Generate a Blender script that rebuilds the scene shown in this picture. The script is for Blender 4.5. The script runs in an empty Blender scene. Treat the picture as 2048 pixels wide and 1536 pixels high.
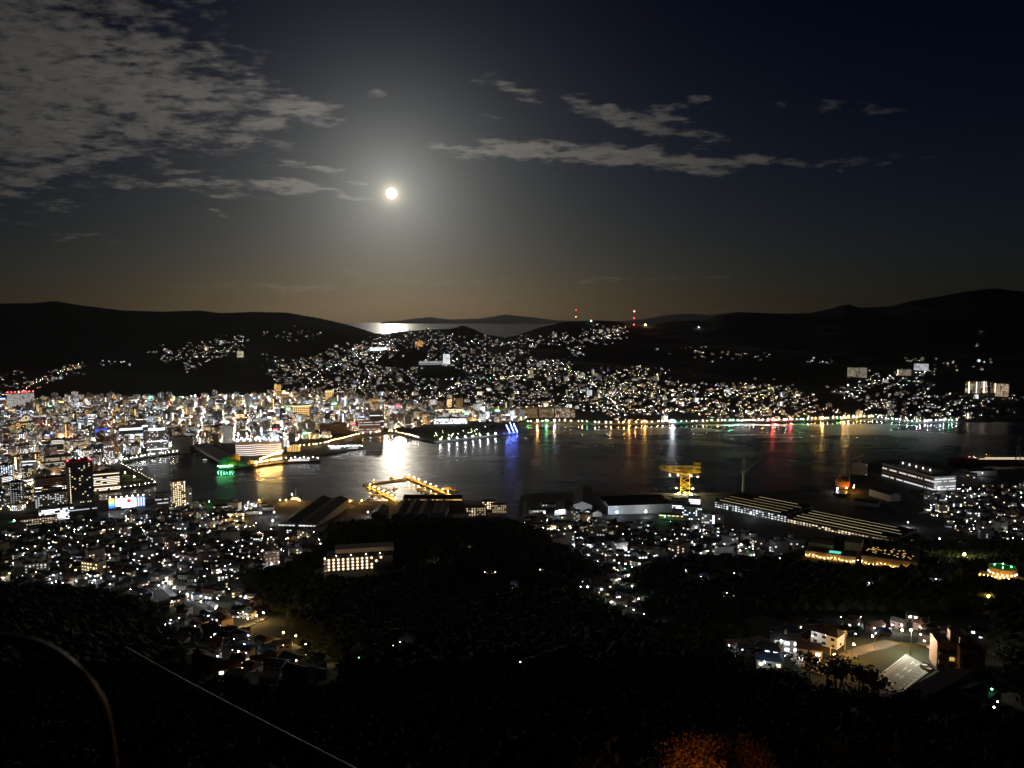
import bpy, math, random
import numpy as np
from mathutils import Vector, Matrix
random.seed(7); rng = np.random.default_rng(11)
R = math.radians
sc = bpy.context.scene
col = sc.collection

# ------------------------------------------------------------------ camera
F = 1547.0                      # focal length of the photograph in its own pixels (2048 wide)
CAMZ = 333.0                    # summit lookout above the sea
PITCH = math.atan((768 - 630) / F)
cam = bpy.data.cameras.new('camera'); cam_o = bpy.data.objects.new('camera', cam); col.objects.link(cam_o)
cam.sensor_width = 36.0; cam.lens = F / 2048 * 36.0
cam.clip_start = 0.1; cam.clip_end = 90000
cam_o.location = (0, 0, CAMZ); cam_o.rotation_euler = (math.pi / 2 - PITCH, 0, 0)
sc.camera = cam_o
SP, CP = math.sin(PITCH), math.cos(PITCH)
def ray(px, py):
    u = (np.asarray(px, float) - 1024) / F; v = (768 - np.asarray(py, float)) / F
    return u, v * SP + CP, v * CP - SP
def at(px, py, z=0.0):
    """the point at height z that the photograph shows at this pixel"""
    dx, dy, dz = ray(px, py); k = (z - CAMZ) / dz
    return float(dx * k), float(dy * k)
def atY(px, py, Y):
    dx, dy, dz = ray(px, py); k = Y / dy
    return float(dx * k), float(Y), float(CAMZ + dz * k)
def dep(py):
    dx, dy, dz = ray(1024, py); return -dz / dy      # drop per metre of depth

# ------------------------------------------------------------------ night sky, moon, light
md = Vector(ray(783, 387)).normalized()
MOON_EL = math.asin(md.z); MOON_AZ = math.atan2(md.x, md.y)
w = bpy.data.worlds.new('World'); sc.world = w; w.use_nodes = True
wt = w.node_tree; wt.nodes.clear()
class NT:
    """small helper that writes node trees as expressions"""
    def __init__(s, t): s.t = t
    def n(s, typ, **kw):
        nd = s.t.nodes.new(typ)
        for k, v in kw.items():
            if k.startswith('i_'):
                key = k[2:]; key = int(key) if key.isdigit() else key.replace('_', ' ')
                s.put(nd.inputs[key], v)
            else: setattr(nd, k, v)
        return nd
    def put(s, sock, v):
        if isinstance(v, bpy.types.NodeSocket): s.t.links.new(v, sock)
        else: sock.default_value = v
    def m(s, op, a, b=None, c=None, clamp=False):
        nd = s.t.nodes.new('ShaderNodeMath'); nd.operation = op; nd.use_clamp = clamp
        s.put(nd.inputs[0], a)
        if b is not None: s.put(nd.inputs[1], b)
        if c is not None: s.put(nd.inputs[2], c)
        return nd.outputs[0]
    def v(s, op, a, b=None, scale=None):
        nd = s.t.nodes.new('ShaderNodeVectorMath'); nd.operation = op
        s.put(nd.inputs[0], a)
        if b is not None: s.put(nd.inputs[1], b)
        if scale is not None: s.put(nd.inputs['Scale'], scale)
        return nd.outputs['Value'] if op in ('DOT_PRODUCT', 'LENGTH') else nd.outputs['Vector']
    def sm(s, x, a, b):
        nd = s.t.nodes.new('ShaderNodeMapRange'); nd.interpolation_type = 'SMOOTHSTEP'
        s.put(nd.inputs['Value'], x); s.put(nd.inputs['From Min'], a); s.put(nd.inputs['From Max'], b)
        return nd.outputs['Result']
    def mixc(s, f, a, b):
        nd = s.t.nodes.new('ShaderNodeMix'); nd.data_type = 'RGBA'
        s.put(nd.inputs['Factor'], f); s.put(nd.inputs['A'], a); s.put(nd.inputs['B'], b)
        return nd.outputs['Result']
T = NT(wt)
gen = T.n('ShaderNodeTexCoord').outputs['Generated']
dirv = T.v('NORMALIZE', gen)
sky = T.n('ShaderNodeTexSky', sky_type='NISHITA', sun_disc=False)
sky.sun_elevation = MOON_EL; sky.sun_rotation = MOON_AZ; sky.altitude = 300
sky.air_density = 1.0; sky.dust_density = 1.2; sky.ozone_density = 3.0
# moonlit air is lit by that same sky, a millionth as bright: a gamma keeps the deep night contrast
skyc = T.n('ShaderNodeGamma', i_Color=T.v('SCALE', sky.outputs['Color'], scale=0.0036), i_Gamma=1.15).outputs['Color']
sepd = T.n('ShaderNodeSeparateXYZ', i_Vector=dirv)
hi = T.sm(sepd.outputs[2], 0.05, 0.42)
skyc = T.v('MULTIPLY', skyc, T.mixc(hi, (0.86, 0.97, 1.24, 1), (0.16, 0.30, 0.80, 1)))
# thin haze round the moon (aureole), angle in radians
cosm = T.v('DOT_PRODUCT', dirv, tuple(md))
ang = T.m('ARCCOSINE', T.m('MINIMUM', cosm, 0.9999999))
def expo(a, s, k): return T.m('MULTIPLY', T.m('EXPONENT', T.m('DIVIDE', a, -s)), k)
au1 = expo(ang, 0.052, 0.33)
au2 = expo(ang, 0.11, 0.055)
aur = T.v('ADD', T.v('SCALE', (0.98, 1.0, 0.88), scale=au1), T.v('SCALE', (1.0, 0.97, 0.9), scale=au2))
skyc = T.v('ADD', skyc, aur)
# --- clouds: a sheet of altocumulus lit by the moon, shaped by soft lobes in azimuth / elevation
sep = T.n('ShaderNodeSeparateXYZ', i_Vector=dirv)
X, Y_, Z = sep.outputs
yy = T.m('MAXIMUM', Y_, 0.02)
sA = T.m('DIVIDE', X, yy); eA = T.m('DIVIDE', Z, yy)
zz = T.m('MAXIMUM', Z, 0.015)
zc = T.m('ADD', zz, 0.10)
pl = T.n('ShaderNodeCombineXYZ', i_X=T.m('DIVIDE', X, zc), i_Y=T.m('MULTIPLY', T.m('DIVIDE', Y_, zc), 0.9), i_Z=0.0).outputs[0]
def sk(px, py):
    dx, dy, dz = ray(px, py); return float(dx / dy), float(dz / dy)
se = T.n('ShaderNodeCombineXYZ', i_X=sA, i_Y=T.m('MULTIPLY', eA, 3.6), i_Z=0.0).outputs[0]
warp = T.n('ShaderNodeTexNoise', noise_dimensions='2D', i_Vector=se, i_Scale=12.0, i_Detail=3.0)
wv = T.v('SUBTRACT', warp.outputs['Color'], (0.5, 0.5, 0.5))
wsep = T.n('ShaderNodeSeparateXYZ', i_Vector=wv)
sW = T.m('ADD', sA, T.m('MULTIPLY', wsep.outputs[0], 0.09)); eW = T.m('ADD', eA, T.m('MULTIPLY', wsep.outputs[1], 0.03))
CLOUDS = [  # photograph px, py, half width, half height, tilt, weight
 (130,150,340,125,8,.95),(-120,120,420,230,0,.9),(330,180,170,60,10,.85),(60,255,300,75,-5,.9),(380,250,150,34,6,.7),(300,110,160,90,10,.55),
 (470,170,90,34,12,.65),(590,219,95,24,6,.95),(520,240,60,20,-10,.8),(480,283,100,15,4,.7),(420,255,120,30,0,.5),
 (60,355,190,20,-16,.85),(200,312,140,18,-12,.8),(620,332,95,9,8,.8),(380,367,190,10,1,.75),(560,372,120,13,3,.85),(680,382,60,6,10,.8),(715,366,36,4,6,.55),
 (440,391,70,8,6,.6),(425,421,55,4,3,.5),(385,335,75,8,-5,.5),(150,476,75,9,0,.5),(40,440,45,9,8,.4),(85,405,90,22,0,.4),
 (1000,303,120,13,3,.85),(1110,305,140,20,4,1.0),(1260,312,160,20,4,1.0),(1420,328,150,15,1,1.0),(1500,331,80,10,2,.7),
 (1230,228,85,20,14,.85),(1340,250,70,24,18,.75),(1375,215,36,12,-10,.55),(1030,180,62,14,22,.6),(985,235,26,16,30,.42),
 (745,187,42,9,12,.55),(1700,216,105,11,-4,.55),(1720,324,120,13,-5,.5),(1535,212,25,7,0,.3),(1690,281,28,5,0,.25),
 (600,578,75,9,3,.5),(430,575,120,6,2,.42),(800,556,34,6,0,.45),(920,562,85,7,-2,.45),(1260,555,190,5,-2,.42),(960,600,150,6,0,.32),(720,556,40,14,8,.36)]
sv = T.n('ShaderNodeCombineXYZ', i_X=sW, i_Y=eW, i_Z=1.0).outputs[0]
dens = None
for (px, py, hw, hh, tilt, wgt) in CLOUDS:
    s0, e0 = sk(px, py); a = R(tilt); ca, sa = math.cos(a), math.sin(a)
    kp, kq = F / hw, F / hh
    p = T.v('DOT_PRODUCT', sv, (ca * kp, -sa * kp, (-ca * s0 + sa * e0) * kp))
    q = T.v('DOT_PRODUCT', sv, (sa * kq, ca * kq, (-sa * s0 - ca * e0) * kq))
    r2 = T.m('MULTIPLY_ADD', p, p, T.m('MULTIPLY', q, q))
    g = T.m('MULTIPLY_ADD', r2, -0.45 * wgt, wgt)
    dens = T.m('MAXIMUM', g, 0.0) if dens is None else T.m('MAXIMUM', dens, g)
n1 = T.n('ShaderNodeTexNoise', noise_dimensions='2D', i_Vector=pl, i_Scale=8.5, i_Detail=4.0, i_Roughness=0.6).outputs[0]
n2 = T.n('ShaderNodeTexNoise', noise_dimensions='2D', i_Vector=se, i_Scale=26.0, i_Detail=5.0, i_Roughness=0.62).outputs[0]
rp = T.n('ShaderNodeTexNoise', noise_dimensions='2D', i_Vector=T.v('MULTIPLY', pl, (0.8, 1.5, 1.0)), i_Scale=21.0, i_Detail=2.0, i_Roughness=0.5).outputs[0]
nn = T.m('ADD', T.m('MULTIPLY', n1, 0.44), T.m('ADD', T.m('MULTIPLY', n2, 0.36), T.m('MULTIPLY', rp, 0.20)))
f = T.m('ADD', dens, T.m('MULTIPLY', T.m('SUBTRACT', nn, 0.5), 3.0))
cover = T.m('MULTIPLY', T.sm(f, 0.25, 1.15), T.m('MINIMUM', T.m('ADD', 0.3, T.m('MULTIPLY', dens, 0.65)), 0.9))
cover = T.m('MULTIPLY', cover, T.sm(dens, 0.03, 0.2))
# thick middles transmit less moonlight, thin rims more
thick = T.sm(f, 0.55, 1.35)
clb = T.m('ADD', expo(ang, 0.24, 0.29), 0.018)
clb = T.m('MULTIPLY', clb, T.m('SUBTRACT', 1.2, T.m('MULTIPLY', thick, 0.45)))
clb = T.m('MULTIPLY', clb, T.m('ADD', 0.6, T.m('MULTIPLY', n2, 0.8)))
ccol = T.v('SCALE', (1.0, 0.91, 0.78), scale=clb)
skyc = T.mixc(cover, skyc, T.v('ADD', T.v('SCALE', skyc, scale=0.35), ccol))
# the moon's disc, overexposed
disc = T.sm(ang, R(0.42), R(0.18))
corona = expo(ang, R(0.33), 1.7)
skyc = T.v('ADD', skyc, T.v('SCALE', (1.0, 0.78, 0.48), scale=corona))
skyc = T.v('ADD', skyc, T.v('SCALE', (1.0, 0.95, 0.85), scale=T.m('MULTIPLY', disc, 8.0)))
# a few stars
vor = T.n('ShaderNodeTexVoronoi', i_Vector=dirv, i_Scale=26.0)
st = T.m('MULTIPLY', T.sm(vor.outputs['Distance'], 0.022, 0.008), T.m('GREATER_THAN', T.n('ShaderNodeSeparateXYZ', i_Vector=vor.outputs['Color']).outputs[0], 0.9))
skyc = T.v('ADD', skyc, T.v('SCALE', (0.8, 0.9, 1.0), scale=T.m('MULTIPLY', st, 0.12)))
bg = T.n('ShaderNodeBackground', i_Color=skyc, i_Strength=1.0)
out = T.n('ShaderNodeOutputWorld', i_Surface=bg.outputs[0])

moon = bpy.data.lights.new('moonlight', 'SUN'); moon.energy = 0.08; moon.angle = R(0.53); moon.color = (1.0, 0.9, 0.74)
moon_o = bpy.data.objects.new('moonlight', moon); col.objects.link(moon_o)
moon_o.rotation_euler = md.to_track_quat('Z', 'Y').to_euler(); moon_o.location = (0, 0, 900)

vs = sc.view_settings; vs.view_transform = 'Standard'; vs.look = 'None'; vs.exposure = 0.0; vs.gamma = 1.0; vs.use_curve_mapping = False
cy = sc.cycles
cy.use_denoising = True
try: cy.denoiser = 'OPENIMAGEDENOISE'; cy.denoising_input_passes = 'RGB_ALBEDO_NORMAL'
except Exception: pass
cy.max_bounces = 3; cy.diffuse_bounces = 1; cy.glossy_bounces = 2; cy.transmission_bounces = 2; cy.transparent_max_bounces = 4; cy.volume_bounces = 0
cy.sample_clamp_indirect = 1.5; cy.sample_clamp_direct = 0.0
cy.caustics_reflective = False; cy.caustics_refractive = False
cy.use_light_tree = True; cy.filter_width = 1.55
cam.dof.use_dof = True; cam.dof.focus_distance = 1800.0; cam.dof.aperture_fstop = 1.6
w.cycles.sampling_method = 'NONE'

# ------------------------------------------------------------------ materials
MATS = {}
def pmat(name, c, rough=0.8, scale=0.4, var=0.25, metal=0.0, bump=0.0, spec=0.3):
    """surface with uneven colour (noise in object space) and optional fine relief"""
    if name in MATS: return MATS[name]
    m = bpy.data.materials.new(name); m.use_nodes = True; t = NT(m.node_tree)
    b = m.node_tree.nodes['Principled BSDF']
    tc = t.n('ShaderNodeTexCoord').outputs['Object']
    nz = t.n('ShaderNodeTexNoise', i_Vector=tc, i_Scale=scale, i_Detail=3.0).outputs[0]
    k = t.m('MULTIPLY_ADD', nz, 2 * var, 1.0 - var)
    t.put(b.inputs['Base Color'], t.v('SCALE', c, scale=k))
    b.inputs['Roughness'].default_value = rough; b.inputs['Metallic'].default_value = metal
    b.inputs['Specular IOR Level'].default_value = spec
    if bump:
        bn = t.n('ShaderNodeBump', i_Strength=bump, i_Distance=0.3, i_Height=t.n('ShaderNodeTexNoise', i_Vector=tc, i_Scale=scale * 6).outputs[0])
        t.put(b.inputs['Normal'], bn.outputs[0])
    MATS[name] = m; return m
def emat(name, c, s, sample=True):
    if name in MATS: return MATS[name]
    m = bpy.data.materials.new(name); m.use_nodes = True; nt = m.node_tree; nt.nodes.clear(); t = NT(nt)
    e = t.n('ShaderNodeEmission', i_Color=(*c, 1), i_Strength=s); t.n('ShaderNodeOutputMaterial', i_Surface=e.outputs[0])
    m.cycles.emission_sampling = 'FRONT' if sample else 'NONE'
    MATS[name] = m; return m
COLS = {'white': (0.93, 0.97, 1.0), 'cool': (0.70, 0.84, 1.0), 'warm': (1.0, 0.80, 0.52), 'yellow': (1.0, 0.83, 0.42), 'orange': (1.0, 0.47, 0.08),
        'amber': (1.0, 0.60, 0.18), 'red': (1.0, 0.04, 0.05), 'green': (0.15, 1.0, 0.35), 'blue': (0.10, 0.16, 1.0), 'teal': (0.15, 1.0, 0.75), 'pink': (1.0, 0.45, 0.6), 'flood': (1.0, 0.95, 0.78), 'sodium': (1.0, 0.33, 0.04)}
def lampmat(c, s):  return emat('%s_lamp_%g' % (c, s), COLS[c], s, True)
def glow(c, s):     return emat('lit_%s_%g' % (c, s), COLS[c], s, False)
M_GROUND = pmat('hill_soil', (0.035, 0.042, 0.025), 0.95, 0.05, 0.4)
M_ASPH = pmat('asphalt', (0.055, 0.055, 0.057), 0.85, 0.6, 0.25)
M_CONC = pmat('concrete', (0.32, 0.31, 0.29), 0.85, 0.25, 0.25, bump=0.15)
M_GRASS = pmat('grass_lawn', (0.06, 0.11, 0.025), 0.95, 0.2, 0.35)
M_LEAF = pmat('foliage', (0.055, 0.085, 0.022), 0.8, 0.5, 0.5)
M_LEAF2 = pmat('dark_foliage', (0.03, 0.045, 0.018), 0.9, 0.5, 0.5)
M_BARK = pmat('bark', (0.09, 0.065, 0.045), 0.95, 3.0, 0.4)
M_STEEL = pmat('grey_steel', (0.32, 0.33, 0.34), 0.5, 1.0, 0.25, 0.6)
M_DARK = pmat('dark_steel', (0.06, 0.06, 0.065), 0.6, 1.0, 0.3)
M_WHITE = pmat('white_paint', (0.78, 0.77, 0.74), 0.6, 0.5, 0.12)
M_ROOFD = pmat('dark_roof', (0.045, 0.045, 0.05), 0.8, 0.5, 0.35)
M_GLASS = pmat('dark_glass', (0.02, 0.025, 0.03), 0.12, 0.2, 0.2, spec=0.6)
WALLS = [('beige', pmat('beige_render', (0.52, 0.44, 0.34), 0.85, 0.12, 0.2)), ('grey', pmat('grey_render', (0.36, 0.36, 0.36), 0.85, 0.12, 0.2)),
         ('white', pmat('white_render', (0.72, 0.71, 0.68), 0.8, 0.12, 0.15)), ('brown', pmat('brown_tile', (0.27, 0.18, 0.13), 0.7, 0.12, 0.25)),
         ('pinkish', pmat('pinkish_tile', (0.50, 0.37, 0.32), 0.8, 0.12, 0.2)), ('dark grey', pmat('dark_grey_panel', (0.13, 0.13, 0.14), 0.7, 0.12, 0.25))]
WM = dict(WALLS)
ROOFS = [('grey', pmat('grey_roof_tile', (0.14, 0.145, 0.15), 0.8, 1.5, 0.3)), ('brown', pmat('brown_roof_tile', (0.16, 0.09, 0.06), 0.8, 1.5, 0.3)),
         ('blue', pmat('blue_roof_tile', (0.06, 0.09, 0.16), 0.7, 1.5, 0.3)), ('black', M_ROOFD)]
RM = dict(ROOFS)

# ------------------------------------------------------------------ mesh and object helpers
class G:
    """collects faces in a local frame; .build() makes ONE mesh object"""
    def __init__(s): s.v = []; s.f = []; s.mi = []; s.mats = []; s.t = None
    def mat(s, m):
        if m not in s.mats: s.mats.append(m)
        return s.mats.index(m)
    def place(s, x=0, y=0, z=0, rot=0): s.t = (x, y, z, math.cos(rot), math.sin(rot)); return s
    def add(s, vs, fs, m):
        k = len(s.v); mi = s.mat(m)
        if s.t:
            x, y, z, c, n = s.t
            s.v += [(x + c * a - n * b, y + n * a + c * b, z + d) for a, b, d in vs]
        else: s.v += vs
        for f in fs: s.f.append([i + k for i in f]); s.mi.append(mi)
    def box(s, cx, cy, z0, sx, sy, h, m, bottom=False, taper=1.0):
        a, b = sx / 2, sy / 2; ta, tb = a * taper, b * taper
        v = [(cx - a, cy - b, z0), (cx + a, cy - b, z0), (cx + a, cy + b, z0), (cx - a, cy + b, z0),
             (cx - ta, cy - tb, z0 + h), (cx + ta, cy - tb, z0 + h), (cx + ta, cy + tb, z0 + h), (cx - ta, cy + tb, z0 + h)]
        f = [(0, 1, 5, 4), (1, 2, 6, 5), (2, 3, 7, 6), (3, 0, 4, 7), (4, 5, 6, 7)]
        if bottom: f.append((3, 2, 1, 0))
        s.add(v, f, m)
    def quad(s, p, m): s.add([tuple(q) for q in p], [tuple(range(len(p)))], m)
    def prism(s, cx, cy, z0, sx, sy, h, m, over=0.0, hip=0.0):
        """gable (or hipped) roof, ridge along x"""
        a, b = sx / 2 + over, sy / 2 + over
        v = [(cx - a, cy - b, z0), (cx + a, cy - b, z0), (cx + a, cy + b, z0), (cx - a, cy + b, z0), (cx - a + hip, cy, z0 + h), (cx + a - hip, cy, z0 + h)]
        s.add(v, [(0, 1, 5, 4), (2, 3, 4, 5), (1, 2, 5), (3, 0, 4), (3, 2, 1, 0)], m)
    def cyl(s, cx, cy, z0, r, h, m, n=10, r2=None, cap=True):
        r2 = r if r2 is None else r2
        v = [(cx + r * math.cos(2 * math.pi * i / n), cy + r * math.sin(2 * math.pi * i / n), z0) for i in range(n)]
        v += [(cx + r2 * math.cos(2 * math.pi * i / n), cy + r2 * math.sin(2 * math.pi * i / n), z0 + h) for i in range(n)]
        f = [(i, (i + 1) % n, n + (i + 1) % n, n + i) for i in range(n)]
        if cap: f.append(tuple(range(n, 2 * n)))
        s.add(v, f, m)
    def sph(s, cx, cy, cz, r, m, n=8, k=5, sx=1, sy=1, sz=1, half=False):
        v = []; lo = 0 if half else -math.pi / 2
        for j in range(k + 1):
            a = lo + (math.pi / 2 - lo) * j / k
            for i in range(n):
                b = 2 * math.pi * i / n
                v.append((cx + sx * r * math.cos(a) * math.cos(b), cy + sy * r * math.cos(a) * math.sin(b), cz + sz * r * math.sin(a)))
        f = [(j * n + i, j * n + (i + 1) % n, (j + 1) * n + (i + 1) % n, (j + 1) * n + i) for j in range(k) for i in range(n)]
        s.add(v, f, m)
    def octa(s, x, y, z, r, m):
        s.add([(x + r, y, z), (x - r, y, z), (x, y + r, z), (x, y - r, z), (x, y, z + r), (x, y, z - r)],
              [(0, 2, 4), (2, 1, 4), (1, 3, 4), (3, 0, 4), (2, 0, 5), (1, 2, 5), (3, 1, 5), (0, 3, 5)], m)
    def beam(s, p, q, r, m, n=4):
        p = Vector(p); q = Vector(q); d = q - p
        if d.length < 1e-6: return
        u = d.orthogonal().normalized(); w2 = d.normalized().cross(u)
        v = []
        for c in (p, q):
            for i in range(n):
                a = 2 * math.pi * (i + .5) / n; v.append(tuple(c + u * (r * math.cos(a)) + w2 * (r * math.sin(a))))
        s.add(v, [(i, (i + 1) % n, n + (i + 1) % n, n + i) for i in range(n)] + [tuple(range(n))[::-1], tuple(range(n, 2 * n))], m)
    def build(s, name, parent=None, kind=None, smooth=False):
        if not s.f: return None
        me = bpy.data.meshes.new(name); me.from_pydata(s.v, [], s.f)
        for m in s.mats: me.materials.append(m)
        if len(s.mats) > 1: me.polygons.foreach_set('material_index', s.mi)
        if smooth: me.polygons.foreach_set('use_smooth', [True] * len(s.f))
        o = bpy.data.objects.new(name, me); col.objects.link(o)
        if parent is not None: o.parent = parent
        if kind: o['kind'] = kind
        return o
def tag(o, label, cat, group=None):
    o['label'] = label; o['category'] = cat
    if group: o['group'] = group
    return o
def thing(name, label, cat, loc=(0, 0, 0), rot=0.0, group=None):
    o = bpy.data.objects.new(name, None); col.objects.link(o); o.empty_display_size = 0.5
    o.location = loc; o.rotation_euler = (0, 0, rot)
    return tag(o, label, cat, group)
def clone(root, loc, rot, label=None, group=None):
    r = root.copy(); col.objects.link(r); r.location = loc; r.rotation_euler = (0, 0, rot)
    if label: r['label'] = label
    if group: r['group'] = group
    for ch in list(root.children):
        c = ch.copy(); col.objects.link(c); c.parent = r
        for g in list(ch.children):
            d = g.copy(); col.objects.link(d); d.parent = c
    return r

# ------------------------------------------------------------------ terrain
def interp_tab(tab):
    a = np.array(tab, float); return lambda c: np.interp(c, a[:, 0], a[:, 1])
skyline = interp_tab([(-900,600),(-400,596),(0,607),(60,606),(110,601),(165,611),(250,621),(330,622),(400,619),(440,625),(510,622),(570,624),(620,633),(660,641),(720,657),(755,668),
 (800,663),(850,659),(885,657),(905,655),(925,648),(945,655),(970,668),(1000,672),(1030,671),(1080,655),(1130,644),(1190,640),(1240,643),(1262,650),(1300,651),(1330,645),(1370,641),(1410,641),
 (1440,628),(1480,623),(1530,625),(1570,626),(1620,625),(1660,618),(1693,607),(1720,615),(1780,611),(1820,600),(1880,592),(1930,582),(1990,575),(2048,584),(2300,570),(2950,585)])
skyY = interp_tab([(-900,5600),(600,5600),(760,5100),(1050,5000),(1250,5000),(1420,5500),(2950,5800)])
flatrow = interp_tab([(-900,800),(90,802),(300,800),(560,792),(760,800),(900,815),(1200,818),(1300,826),(1650,826),(2048,826),(2950,826)])
mY1 = interp_tab([(-900,3750),(800,3750),(1300,3450),(2950,3450)])      # depth where the slope shows at photo row 740
mY2 = interp_tab([(-900,4500),(1000,4450),(1300,4250),(2950,4250)])     # ... and at row 690
NEAR_Y = np.array([0, 25, 60, 100, 150, 300, 500, 700, 800, 950, 1050, 1150, 1260, 1370.])
NEAR_C = np.array([-900, 0, 470, 560, 620, 660, 700, 850, 1000, 1060, 1130, 1200, 1300, 1500, 2048, 2950.])
base = [326, 312, 290, 268, 247, 190, 125, 78, 60, 36, 22, 13, 5, 3.0]
NZ = np.array([base] * len(NEAR_C), float)
def setc(c, **kw):
    i = list(NEAR_C).index(c)
    for k, v in kw.items(): NZ[i][list(NEAR_Y).index(int(k[1:]))] = v
setc(560, y800=62, y950=40); setc(620, y700=84, y800=66, y950=52, y1050=30); setc(660, y700=86, y800=69, y950=58, y1050=34); setc(700, y700=86, y800=70, y950=64, y1050=38, y1150=16)
setc(850, y700=88, y800=76, y950=67, y1050=42, y1150=18); setc(1000, y700=88, y800=80, y950=66, y1050=40, y1150=18); setc(1060, y700=88, y800=78, y950=54, y1050=30); setc(1130, y700=86, y800=70, y950=46)
setc(1300, y1050=18, y1150=9); setc(1500, y500=118, y700=82, y800=62, y950=36, y1050=11, y1150=6, y1260=4.5); setc(2048, y500=118, y700=84, y800=66, y950=42, y1050=20, y1150=11, y1260=8)
NOISE = [(rng.uniform(-1, 1) * k, rng.uniform(-1, 1) * k, rng.uniform(0, 6.28), a) for k, a in
         [(0.004, 10), (0.006, 8), (0.009, 6), (0.013, 5), (0.02, 3.5), (0.03, 2.4), (0.045, 1.6), (0.07, 1.2), (0.1, 0.8), (0.16, 0.5)] for _ in (0, 1)]
PADS = []
def height(x, y):
    x = np.asarray(x, float); y = np.maximum(np.asarray(y, float), 1.0)
    c = 1024 + F * (x / y) / CP
    ci = np.clip(np.searchsorted(NEAR_C, c) - 1, 0, len(NEAR_C) - 2); tc = np.clip((c - NEAR_C[ci]) / (NEAR_C[ci + 1] - NEAR_C[ci]), 0, 1)
    yi = np.clip(np.searchsorted(NEAR_Y, y) - 1, 0, len(NEAR_Y) - 2); ty = np.clip((y - NEAR_Y[yi]) / (NEAR_Y[yi + 1] - NEAR_Y[yi]), 0, 1)
    near = (NZ[ci, yi] * (1 - tc) + NZ[ci + 1, yi] * tc) * (1 - ty) + (NZ[ci, yi + 1] * (1 - tc) + NZ[ci + 1, yi + 1] * tc) * ty
    def d2(row):
        v = (768 - row) / F; return (SP - v * CP) / (v * SP + CP)
    y0 = 330.0 / d2(flatrow(c)); y1 = mY1(c); z1 = CAMZ - y1 * d2(740.0); y2 = mY2(c); z2 = CAMZ - y2 * d2(690.0); y3 = skyY(c); z3 = CAMZ - y3 * d2(skyline(c)); y4 = y3 + 900
    def seg(a, za, b, zb): return za + (zb - za) * np.clip((y - a) / (b - a), 0, 1)
    far = np.where(y < y0, 3.0, np.where(y < y1, seg(y0, 3, y1, z1), np.where(y < y2, seg(y1, z1, y2, z2), np.where(y < y3, seg(y2, z2, y3, z3), seg(y3, z3, y4, -15.0)))))
    z = np.where(y < 1400, near, far)
    n = sum(a * np.sin(kx * x + ky * y + ph) for kx, ky, ph, a in NOISE)
    amp = np.clip((z - 12) / 90, 0, 1) * np.where(y < 1400, 0.25, 0.8) * np.clip((y - 60) / 120, 0, 1)
    amp = amp * (1 - 0.85 * np.exp(-((y - y3) / 500) ** 2))
    z = z + n * amp
    for qx, qy, qr, qz in PADS:
        k = np.clip((np.hypot(x - qx, y - qy) - qr) / (0.7 * qr), 0, 1); k = k * k * (3 - 2 * k)
        z = qz * (1 - k) + z * k
    return z
HY = np.exp(np.linspace(math.log(45), math.log(6400), 240))
def hit(px, py):
    """where the sight line through these photograph pixels meets the terrain"""
    px = np.atleast_1d(np.asarray(px, float)); py = np.atleast_1d(np.asarray(py, float)); out = np.zeros((len(px), 3)); ok = np.zeros(len(px), bool)
    for s in range(0, len(px), 400):
        dx, dy, dz = ray(px[s:s + 400], py[s:s + 400]); k = HY[:, None] / dy[None]
        gap = CAMZ + dz[None] * k - height(dx[None] * k, np.repeat(HY[:, None], len(dx), 1))
        below = gap <= 0; i = np.maximum(below.argmax(0), 1); j = np.arange(len(dx)); ok[s:s + 400] = below.any(0)
        g0, g1 = gap[i - 1, j], gap[i, j]; t_ = np.clip(g0 / np.maximum(g0 - g1, 1e-9), 0, 1); Y = HY[i - 1] + (HY[i] - HY[i - 1]) * t_
        kk = Y / dy; out[s:s + 400, 0] = dx * kk; out[s:s + 400, 1] = Y; out[s:s + 400, 2] = height(dx * kk, Y)
    return out, ok
for px_, py_, r_, dz_ in [(1800,1347,34,0),(735,1138,44,0),(1725,1122,62,0),(2003,1163,26,0),(1592,1325,14,0),(1885,1330,12,0)]:
    q_, _ = hit([px_], [py_]); PADS.append((q_[0][0], q_[0][1], r_, q_[0][2] + dz_))
# the harbour's shoreline, traced at sea level
COAST = [(196,985),(236,977),(313,968),(278,948),(239,928),(294,917),(383,906),(390,903),(425,930),(452,941),(480,938),(512,935),(566,927),(575,915),(640,912),(662,909),(726,897),(722,872),
 (784,866),(842,881),(869,886),(999,871),(1010,864),(1026,856),(1047,848),(1126,846),(1205,850),(1359,848),(1431,846),(1520,846),(1612,844),(1741,838),(1829,847),(1917,844),(2100,838),(2420,838),
 (2420,935),(2060,938),(1960,944),(1900,938),(1880,925),(1760,922),(1720,935),(1700,952),(1660,975),(1640,990),(1560,985),(1420,988),(1340,990),(1180,985),(1060,990),(1040,996),(1036,1040),(1014,1040),(1006,1020),(980,1008),(924,1003),
 (830,1005),(740,1006),(620,1005),(560,1004),(400,1003),(310,1002),(196,1004)]
CW = np.array([at(*p, 0.0) for p in COAST])
def inside(poly, x, y):
    x = np.asarray(x, float); y = np.asarray(y, float); r = np.zeros(x.shape, bool); n = len(poly); j = n - 1
    for i in range(n):
        xi, yi = poly[i]; xj, yj = poly[j]
        if yi != yj:
            c = ((yi > y) != (yj > y)) & (x < (xj - xi) * (y - yi) / (yj - yi) + xi); r ^= c
        j = i
    return r
CWL = [tuple(map(float, p)) for p in CW]
def inwater(x, y):
    r = False; xj, yj = CWL[-1]
    for xi, yi in CWL:
        if (yi > y) != (yj > y) and x < (xj - xi) * (y - yi) / (yj - yi) + xi: r = not r
        xj, yj = xi, yi
    return r
ys = [6.0]
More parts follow.
